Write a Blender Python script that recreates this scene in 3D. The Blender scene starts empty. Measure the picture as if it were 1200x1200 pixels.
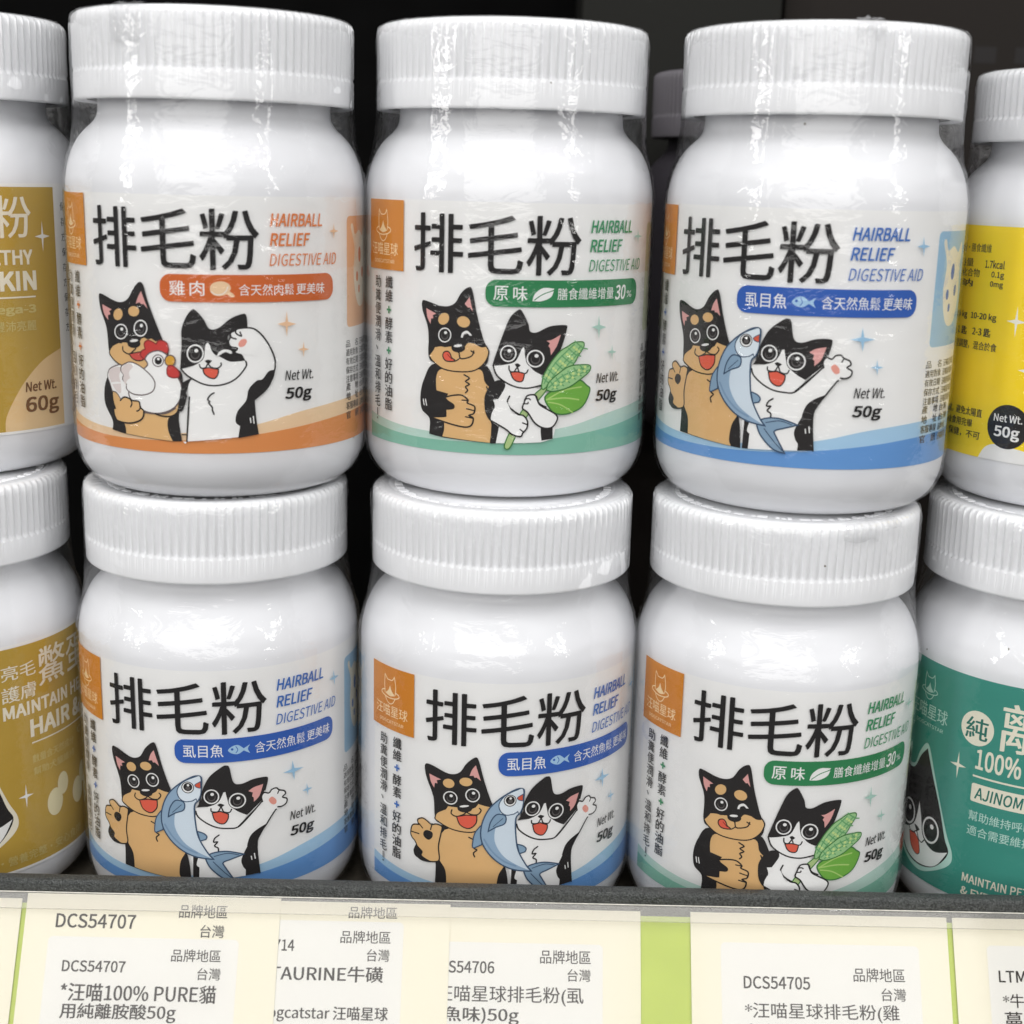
import bpy, bmesh, math, random
from mathutils import Vector, Matrix, noise
from mathutils.geometry import tessellate_polygon
MM = 0.001
scene = bpy.context.scene
C = scene.collection
R = math.radians

# ------------------------------------------------------------------ camera
YAW, PITCH, ROLL, FPX = -0.00236, 0.23750, 0.02528, 1633.9
cy, sy, cp, sp = math.cos(YAW), math.sin(YAW), math.cos(PITCH), math.sin(PITCH)
fwd = Vector((sy * cp, cy * cp, -sp)); right = Vector((cy, -sy, 0)); up = right.cross(fwd)
r2 = right * math.cos(ROLL) + up * math.sin(ROLL); u2 = -right * math.sin(ROLL) + up * math.cos(ROLL)
cd = bpy.data.cameras.new('camera'); cam = bpy.data.objects.new('camera', cd); C.objects.link(cam)
M = Matrix((r2, u2, -fwd)).transposed().to_4x4(); M.translation = Vector((3.243, -315.25, 170.0)) * MM
cam.matrix_world = M
cd.sensor_width = 36; cd.lens = 36 * FPX / 1200; cd.clip_start = 0.01; cd.clip_end = 50
cd.dof.use_dof = True; cd.dof.focus_distance = 0.312; cd.dof.aperture_fstop = cd.lens / 3.2
scene.camera = cam

# ------------------------------------------------------------------ light of the shop
w = bpy.data.worlds.new('World'); scene.world = w; w.use_nodes = True
bg = w.node_tree.nodes['Background']; bg.inputs[0].default_value = (1, .99, .97, 1); bg.inputs[1].default_value = 0.26
_n = w.node_tree.nodes; _l = w.node_tree.links; _tc = _n.new('ShaderNodeTexCoord'); _sx = _n.new('ShaderNodeSeparateXYZ'); _cr = _n.new('ShaderNodeValToRGB'); _ma = _n.new('ShaderNodeMapRange')
_ma.inputs['From Min'].default_value = -1; _cr.color_ramp.elements[0].position = .42; _cr.color_ramp.elements[1].position = .60     # dark shop floor below, pale ceiling above
_cr.color_ramp.elements[0].color = (.34, .33, .32, 1); _cr.color_ramp.elements[1].color = (1, 1, 1, 1)
_l.new(_tc.outputs['Generated'], _sx.inputs[0]); _l.new(_sx.outputs[2], _ma.inputs[0]); _l.new(_ma.outputs[0], _cr.inputs[0]); _l.new(_cr.outputs[0], bg.inputs[0])
def lamp(name, loc, target, sx, sy_, power, col=(1, .985, .96), shape='RECTANGLE', spread=180):
    l = bpy.data.lights.new(name, 'AREA'); l.shape = shape; l.size = sx; l.size_y = sy_; l.energy = power; l.color = col; l.spread = R(spread)
    o = bpy.data.objects.new(name, l); C.objects.link(o); o.location = loc
    o.rotation_euler = (Vector(target) - Vector(loc)).to_track_quat('-Z', 'Y').to_euler()
    return o
JT = (0, 0, .1)
lamp('aisle_fill', (-0.3, -2.6, 0.9), JT, 2.8, 1.4, 29)  # added soft fill behind the camera for the aisle's ambient light
for ix in range(7):
    for iy in range(4):
        x = -1.35 + .45 * ix + .07 * iy; y = -.5 - .4 * iy
        lamp('ceiling_spot', (x, y, 1.62), (x * .6, y * .5, 0), .05, .05, 1.42, (1, .99, .985), 'DISK')
lamp('strip_light', (-1.55, -1.0, .66), (0, 0, .15), .16, .8, 4.6)
lamp('strip_light', (1.45, -1.15, .66), (0, 0, .15), .14, .8, 3.0)
scene.view_settings.view_transform = 'Standard'; scene.view_settings.look = 'None'
scene.view_settings.exposure = 0.1; scene.view_settings.gamma = 1
scene.cycles.transparent_max_bounces = 32; scene.cycles.max_bounces = 12

# ------------------------------------------------------------------ materials
def lin(c): return tuple(((v / 255) / 12.92 if v <= 10 else ((v / 255 + .055) / 1.055) ** 2.4) for v in c) + (1,)
MATS = {}
def mat(name, rgb, rough=.45, spec=.4, **kw):
    if name in MATS: return MATS[name]
    m = bpy.data.materials.new(name); m.use_nodes = True; b = m.node_tree.nodes['Principled BSDF']
    b.inputs['Base Color'].default_value = lin(rgb); b.inputs['Roughness'].default_value = rough
    b.inputs['Specular IOR Level'].default_value = spec
    for k, v in kw.items(): b.inputs[k].default_value = v
    MATS[name] = m; return m
INK = dict(ink=(36, 33, 33), white=(241, 241, 240), tan=(224, 184, 128), pink=(226, 168, 164), red=(202, 66, 62), red2=(206, 84, 76), redline=(140, 48, 46),
    eyegrey=(92, 88, 88), feather=(222, 212, 210), featherline=(104, 92, 92), yellow=(216, 164, 60), tongue=(226, 100, 78), pawpink=(230, 160, 146),
    stem=(176, 200, 138), leaf=(118, 178, 72), leafline=(66, 124, 62), leafvein=(176, 210, 120), corn=(160, 204, 146), cornline=(104, 166, 110), cornlite=(206, 226, 150),
    fishfin=(138, 166, 190), fishline=(60, 82, 108), fishdark=(150, 176, 200), fishlite=(212, 224, 234), fishhead=(222, 232, 240), fishmid=(128, 156, 184), beak=(218, 92, 62),
    title=(28, 26, 26), text=(52, 48, 48), paper=(240, 240, 239), logo=(212, 136, 40), logoline=(250, 226, 180),
    chicken_star=(238, 200, 164), chicken_word=(222, 128, 66), chicken_pill=(206, 104, 46), chicken_dark=(222, 146, 84), chicken_pale=(236, 206, 168), chicken_panel=(232, 188, 150),
    corn_star=(176, 212, 200), corn_word=(58, 146, 98), corn_pill=(46, 132, 82), corn_dark=(134, 190, 170), corn_pale=(190, 218, 208), corn_panel=(214, 220, 190),
    fish_star=(160, 200, 228), fish_word=(62, 112, 188), fish_pill=(48, 96, 182), fish_dark=(104, 156, 214), fish_pale=(170, 206, 232), fish_panel=(160, 198, 224),
    cream=(238, 232, 214), gold=(190, 158, 66), goldcircle=(230, 200, 152), brown=(120, 78, 36), goldegg=(230, 222, 186), goldpale=(206, 190, 120),
    teal=(62, 146, 132), tealline=(190, 224, 214), bright=(252, 222, 34), black=(40, 38, 38), tealdark=(44, 116, 104))
def ink(k):
    return mat('print_' + k, INK[k], .45, .12)

def plastic(name, rgb, rough, bump=0, bscale=900):
    m = mat(name, rgb, rough, .28); nt = m.node_tree; b = nt.nodes['Principled BSDF']
    tc = nt.nodes.new('ShaderNodeTexCoord'); n = nt.nodes.new('ShaderNodeTexNoise'); n.inputs['Scale'].default_value = bscale; n.inputs['Detail'].default_value = 4
    bp = nt.nodes.new('ShaderNodeBump'); bp.inputs['Strength'].default_value = bump; bp.inputs['Distance'].default_value = .0002
    nt.links.new(tc.outputs['Object'], n.inputs['Vector']); nt.links.new(n.outputs['Fac'], bp.inputs['Height']); nt.links.new(bp.outputs['Normal'], b.inputs['Normal'])
    vo = nt.nodes.new('ShaderNodeTexVoronoi'); vo.inputs['Scale'].default_value = 150; lt = nt.nodes.new('ShaderNodeMath'); lt.operation = 'LESS_THAN'; lt.inputs[1].default_value = .035
    sx = nt.nodes.new('ShaderNodeSeparateColor'); gt = nt.nodes.new('ShaderNodeMath'); gt.operation = 'GREATER_THAN'; gt.inputs[1].default_value = .82; mu = nt.nodes.new('ShaderNodeMath'); mu.operation = 'MULTIPLY'
    mc = nt.nodes.new('ShaderNodeMix'); mc.data_type = 'RGBA'; mc.inputs[6].default_value = lin(rgb); mc.inputs[7].default_value = lin((120, 112, 100)); L = nt.links.new   # stray dust specks
    oi = nt.nodes.new('ShaderNodeObjectInfo'); va = nt.nodes.new('ShaderNodeVectorMath'); va.operation = 'ADD'; L(tc.outputs['Object'], va.inputs[0]); L(oi.outputs['Location'], va.inputs[1])
    L(va.outputs[0], vo.inputs['Vector']); L(vo.outputs['Distance'], lt.inputs[0]); L(vo.outputs['Color'], sx.inputs[0]); L(sx.outputs[0], gt.inputs[0]); L(lt.outputs[0], mu.inputs[0]); L(gt.outputs[0], mu.inputs[1]); L(mu.outputs[0], mc.inputs[0]); L(mc.outputs[2], b.inputs['Base Color'])
    return m
M_LID = plastic('white_lid_plastic', (237, 238, 240), .38, .12, 700)
M_BODY = plastic('white_jar_plastic', (233, 234, 237), .34, .06, 250)

def film_material(name, milk):
    m = bpy.data.materials.new(name); m.use_nodes = True; nt = m.node_tree; nt.nodes.clear(); N = nt.nodes.new; L = nt.links.new
    out = N('ShaderNodeOutputMaterial'); mix = N('ShaderNodeMixShader'); mix2 = N('ShaderNodeMixShader'); tr = N('ShaderNodeBsdfTransparent'); gl = N('ShaderNodeBsdfGlossy'); df = N('ShaderNodeBsdfDiffuse')
    tr.inputs[0].default_value = (.985, .985, .985, 1); gl.inputs['Color'].default_value = (1, 1, 1, 1); gl.inputs['Roughness'].default_value = .06; df.inputs[0].default_value = (.8, .8, .82, 1)
    tc = N('ShaderNodeTexCoord'); mp = N('ShaderNodeMapping'); mp.inputs['Scale'].default_value = (1, 1, 1.9); L(tc.outputs['Object'], mp.inputs['Vector'])
    n1 = N('ShaderNodeTexNoise'); n1.inputs['Scale'].default_value = 150; n1.inputs['Detail'].default_value = 3; n1.inputs['Distortion'].default_value = .8
    n2 = N('ShaderNodeTexNoise'); n2.inputs['Scale'].default_value = 620; n2.inputs['Detail'].default_value = 2
    L(mp.outputs[0], n1.inputs['Vector']); L(mp.outputs[0], n2.inputs['Vector'])
    b1 = N('ShaderNodeBump'); b1.inputs['Strength'].default_value = .5; b1.inputs['Distance'].default_value = .0007
    b2 = N('ShaderNodeBump'); b2.inputs['Strength'].default_value = .35; b2.inputs['Distance'].default_value = .00016
    L(n1.outputs['Fac'], b1.inputs['Height']); L(n2.outputs['Fac'], b2.inputs['Height']); L(b1.outputs[0], b2.inputs['Normal'])
    fr = N('ShaderNodeFresnel'); fr.inputs['IOR'].default_value = 1.5
    L(b2.outputs[0], gl.inputs['Normal'])
    cl = N('ShaderNodeMath'); cl.operation = 'MINIMUM'; cl.inputs[1].default_value = .42; L(fr.outputs[0], cl.inputs[0])
    mix2.inputs[0].default_value = milk; L(tr.outputs[0], mix2.inputs[1]); L(df.outputs[0], mix2.inputs[2])
    L(cl.outputs[0], mix.inputs[0]); L(mix2.outputs[0], mix.inputs[1]); L(gl.outputs[0], mix.inputs[2]); L(mix.outputs[0], out.inputs['Surface'])
    return m
M_FILM = film_material('clear_shrink_film', .012)

# ------------------------------------------------------------------ mesh helpers
def link(name, me, parent=None):
    o = bpy.data.objects.new(name, me); C.objects.link(o)
    if parent: o.parent = parent
    return o
def mesh_of(name, verts, faces, mats, smooth=True, idx=None):
    me = bpy.data.meshes.new(name); me.from_pydata([tuple(Vector(v) * MM) for v in verts], [], faces)
    for m in (mats if isinstance(mats, (list, tuple)) else [mats]): me.materials.append(m)
    if smooth: me.polygons.foreach_set('use_smooth', [True] * len(me.polygons))
    if idx: me.polygons.foreach_set('material_index', idx)
    me.update(); return me
def lathe(prof, n, rfun=None, cap0=False, cap1=False):
    """prof: (r, z) from bottom to top, outward facing"""
    v, f = [], []
    for i, (r, z) in enumerate(prof):
        for k in range(n):
            a = 2 * math.pi * k / n; rr, zz = (r, z) if rfun is None else rfun(i, r, z, a)
            v.append((rr * math.sin(a), -rr * math.cos(a), zz))
    for i in range(len(prof) - 1):
        for k in range(n):
            k2 = (k + 1) % n; f.append((i * n + k, i * n + k2, (i + 1) * n + k2, (i + 1) * n + k))
    if cap0: f.append(tuple(reversed(range(n))))
    if cap1: f.append(tuple((len(prof) - 1) * n + k for k in range(n)))
    return v, f
def box(x0, x1, y0, y1, z0, z1):
    v = [(x, y, z) for z in (z0, z1) for y in (y0, y1) for x in (x0, x1)]
    return v, [(0, 2, 3, 1), (4, 5, 7, 6), (0, 1, 5, 4), (2, 6, 7, 3), (0, 4, 6, 2), (1, 3, 7, 5)]
def bevel_box(name, dims, mats, bev, parent=None, seg=3):
    v, f = box(*dims); me = mesh_of(name, v, f, mats, False); bm = bmesh.new(); bm.from_mesh(me)
    bmesh.ops.bevel(bm, geom=bm.edges[:], offset=bev * MM, segments=seg, profile=.5, affect='EDGES')
    bm.to_mesh(me); bm.free(); me.polygons.foreach_set('use_smooth', [True] * len(me.polygons))
    try: me.set_sharp_from_angle(angle=R(40))
    except Exception: pass
    return link(name, me, parent)

# ------------------------------------------------------------------ flat print -> (s, z, layer) -> wrapped on a cylinder
def spline(pts, closed=True, n=5):
    """pts: list of (x, y, corner); Catmull-Rom between corners"""
    out = []; N = len(pts); last = N if closed else N - 1
    for i in range(last):
        p1, p2 = pts[i], pts[(i + 1) % N]
        p0 = p1 if p1[2] or (not closed and i == 0) else pts[i - 1]
        p3 = p2 if p2[2] or (not closed and i == N - 2) else pts[(i + 2) % N]
        d = math.hypot(p2[0] - p1[0], p2[1] - p1[1]); m = 1 if (p1[2] and p2[2]) else max(2, min(n, int(d / .35) + 2))
        for k in range(m):
            t = k / m; t2, t3 = t * t, t * t * t
            out.append(tuple(.5 * (2 * p1[j] + (p2[j] - p0[j]) * t + (2 * p0[j] - 5 * p1[j] + 4 * p2[j] - p3[j]) * t2 + (3 * p1[j] - p0[j] - 3 * p2[j] + p3[j]) * t3) for j in (0, 1)))
    if not closed: out.append(pts[-1][:2])
    return out
def parse(t):
    return [(*map(float, q.rstrip('!').split(',')), q.endswith('!')) for q in t.split()]
TEXT_CACHE = {}
def ui_font():
    try:
        import os
        return bpy.data.fonts.load(os.path.join(bpy.utils.system_resource('DATAFILES'), 'fonts', 'Noto Sans CJK Regular.woff2'))
    except Exception: return None                       # the built-in font falls back to the same glyphs
FONT = ui_font()
def glyphs(txt, bold):
    key = (txt, bold)
    if key not in TEXT_CACHE:
        c = bpy.data.curves.new('lettering', 'FONT'); c.body = txt; c.resolution_u = 3; c.offset = bold; c.fill_mode = 'FRONT'
        if FONT and any(ch.isascii() and ch.isalnum() for ch in txt): c.font = FONT
        o = bpy.data.objects.new('lettering', c); C.objects.link(o); bpy.context.view_layer.update()
        dg = bpy.context.evaluated_depsgraph_get(); me = bpy.data.meshes.new_from_object(o.evaluated_get(dg))
        V = [(v.co.x, v.co.y) for v in me.vertices]; F = [tuple(p.vertices) for p in me.polygons]
        bpy.data.objects.remove(o); bpy.data.curves.remove(c); bpy.data.meshes.remove(me)
        TEXT_CACHE[key] = (V, F)
    return TEXT_CACHE[key]

class Flat:
    """collects coloured flat shapes in (s, z) millimetres, one thin ink layer above the other"""
    STEP = .0025
    def __init__(self, base): self.shapes = []; self.mats = []; self.h = base
    def mi(self, k):
        if k not in self.mats: self.mats.append(k)
        return self.mats.index(k)
    def up(self): self.h += self.STEP
    def tris(self, pts, tri, key, h=None):
        F = []
        for t in tri:
            q = [pts[k] for k in t]; a = sum(q[k - 1][0] * q[k][1] - q[k][0] * q[k - 1][1] for k in range(len(q)))
            if abs(a) >= 1e-7: F.append(tuple(t) if a > 0 else tuple(reversed(t)))
        self.shapes.append(([(p[0], p[1], self.h) for p in pts], F, self.mi(key)))
    def poly(self, pts, key):
        q = [Vector((p[0], p[1], 0)) for p in pts]; self.tris(pts, tessellate_polygon([q]), key); self.up()
    def rect(self, s0, z0, s1, z1, key, rad=0):
        if rad <= 0: self.poly([(s0, z0), (s1, z0), (s1, z1), (s0, z1)], key); return
        pts = []
        for (x, y, a0) in ((s1 - rad, z0 + rad, -90), (s1 - rad, z1 - rad, 0), (s0 + rad, z1 - rad, 90), (s0 + rad, z0 + rad, 180)):
            for k in range(7): a = R(a0 + 15 * k); pts.append((x + rad * math.cos(a), y + rad * math.sin(a)))
        self.poly(pts, key)
    def disc(self, x, y, rx, ry, key, n=28): self.poly([(x + rx * math.cos(2 * math.pi * k / n), y + ry * math.sin(2 * math.pi * k / n)) for k in range(n)], key)
    def stroke(self, pts, w, key, closed=False, taper=False):
        P = [pts[0]]
        for p in pts[1:]:
            if math.hypot(p[0] - P[-1][0], p[1] - P[-1][1]) > 1e-3: P.append(p)
        if closed and math.hypot(P[0][0] - P[-1][0], P[0][1] - P[-1][1]) < 1e-3: P.pop()
        n = len(P)
        if n < 2: return
        Lf, Rt = [], []
        for i in range(n):
            a = P[i - 1] if (i or closed) else P[i]; b = P[(i + 1) % n] if (i < n - 1 or closed) else P[i]; c = P[i]
            def nrm(u, v):
                dx, dy = v[0] - u[0], v[1] - u[1]; l = math.hypot(dx, dy); return (-dy / l, dx / l) if l > 1e-9 else None
            n1, n2 = nrm(a, c), nrm(c, b); n1 = n1 or n2; n2 = n2 or n1
            mx, my = n1[0] + n2[0], n1[1] + n2[1]; l = math.hypot(mx, my)
            if l < 1e-6: mx, my = n1; l = 1
            mx, my = mx / l, my / l; cs = max(.55, mx * n1[0] + my * n1[1])
            hw = w / 2
            if taper and not closed: hw *= .45 + .55 * math.sin(math.pi * min(1, max(0, i / (n - 1)))) ** .5
            Lf.append((c[0] + mx * hw / cs, c[1] + my * hw / cs)); Rt.append((c[0] - mx * hw / cs, c[1] - my * hw / cs))
        V = Lf + Rt; F = [(i, n + i, n + (i + 1) % n, (i + 1) % n) for i in range(n if closed else n - 1)]
        self.tris(V, F, key)
        if not closed:
            for e, q in ((0, P[1]), (n - 1, P[-2])):
                c = P[e]; a0 = math.atan2(c[1] - q[1], c[0] - q[0]); rr = math.hypot(Lf[e][0] - c[0], Lf[e][1] - c[1])
                fan = [(c[0] + rr * math.cos(a0 + R(-90 + 36 * k)), c[1] + rr * math.sin(a0 + R(-90 + 36 * k))) for k in range(6)]
                self.tris(fan, [tuple(range(6))], key)
        self.up()
    def text(self, txt, s0, z0, s1, z1, key, bold=0, shear=0, keep=False):
        fat = max(0, bold)
        V, F = glyphs(txt, min(bold, 0))
        if not V: return
        xa, xb = min(v[0] for v in V), max(v[0] for v in V); ya, yb = min(v[1] for v in V), max(v[1] for v in V)
        ky = (z1 - z0) / (yb - ya); kx = (s1 - s0 - abs(shear) * (z1 - z0)) / (xb - xa)
        if keep: kx = ky
        ex, ey = fat * kx * .8, fat * ky * .35; square = txt.isascii() and fat
        if square: ex, ey = fat * kx * .62, fat * ky * .55
        for dx, dy in (((0, 0),) if not fat else ((-ex, -ey), (ex, -ey), (ex, ey), (-ex, ey)) if square else ((-ex, -ey), (ex, ey)) if fat < .012 else ((-ex, -ey), (ex, ey), (0, 0))):
            self.tris([(s0 + dx + (v[0] - xa) * kx + shear * (v[1] - ya) * ky, z0 + dy + (v[1] - ya) * ky) for v in V], F, key); self.up()
    def column(self, txt, s0, s1, ztop, zbot, key, bold=0, plus=None):
        n = len(txt); step = (ztop - zbot) / n
        for i, ch in enumerate(txt):
            z1 = ztop - i * step - .04 * step; z0 = ztop - (i + 1) * step + .07 * step; m = (s0 + s1) / 2
            if ch == '+': t = (s1 - s0) * .30; self.rect(m - t, (z0 + z1) / 2 - .22, m + t, (z0 + z1) / 2 + .22, plus or key); self.rect(m - .22, (z0 + z1) / 2 - t, m + .22, (z0 + z1) / 2 + t, plus or key)
            elif ch in '、': self.text(ch, s0 + .5, z0 + step * .3, s0 + 1.3, z0 + step * .65, key, bold)
            elif ch in '！!': self.rect(m - .18, z0 + step * .28, m + .18, z1 - .1, key); self.rect(m - .2, z0, m + .2, z0 + .42, key)
            else: self.text(ch, s0, z0, s1, z1, key, bold)
    def picture(self, ops, star):
        for kind, col, t, ol, w in ops:
            P = parse(t); col = star if col in ('starP', 'starF') else col
            if kind == 'S':
                q = spline(P); self.poly(q, col)
                if ol and w > .05: self.stroke(q, w * 1.3, ol, True)
            else: self.stroke(spline(P, False), w * 1.3, col, False, False)
    def mesh(self, name, place, cut=False):
        V, F, I = [], [], []
        for pv, pf, i in self.shapes:
            xs = [p[0] for p in pv]; a, b = math.ceil(min(xs) - 1e-6), math.floor(max(xs) + 1e-6)
            if cut and a <= b:
                bm = bmesh.new(); vs = [bm.verts.new(p) for p in pv]
                for t in pf:
                    try: bm.faces.new([vs[k] for k in t])
                    except ValueError: pass
                for k in range(a, b + 1):
                    bmesh.ops.bisect_plane(bm, geom=bm.verts[:] + bm.edges[:] + bm.faces[:], dist=1e-6, plane_co=(k, 0, 0), plane_no=(1, 0, 0))
                bm.verts.index_update(); pv = [tuple(v.co) for v in bm.verts]; pf = [tuple(v.index for v in q.verts) for q in bm.faces]; bm.free()
            o = len(V); V += pv; F += [tuple(k + o for k in t) for t in pf]; I += [i] * len(pf)
        me = bpy.data.meshes.new(name); me.from_pydata([tuple(c * MM for c in place(*p)) for p in V], [], F)
        for k in self.mats: me.materials.append(ink(k))
        me.polygons.foreach_set('material_index', I); me.update()
        return me, V
    def wrap(self, name, rad, off, parent=None, z0=0):
        """bend round the jar: one flat facet per millimetre so that all layers stay parallel"""
        def place(s, z, h):
            k = math.floor(s + 1e-5); t = s - k; a0, a1 = (k + off) / rad, (k + 1 + off) / rad; r = rad + h
            return r * (math.sin(a0) * (1 - t) + math.sin(a1) * t), -r * (math.cos(a0) * (1 - t) + math.cos(a1) * t), z
        me, V = self.mesh(name, place, True)
        me.polygons.foreach_set('use_smooth', [True] * len(me.polygons))
        me.normals_split_custom_set_from_vertices([(math.sin((v[0] + off) / rad), -math.cos((v[0] + off) / rad), 0) for v in V])
        return me
    def plane(self, name, O, a, b, n):
        """lay flat on a plane: x -> a, y -> b, layer -> n"""
        return self.mesh(name, lambda x, y, h: O + a * x + b * y + n * h)[0]

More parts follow.
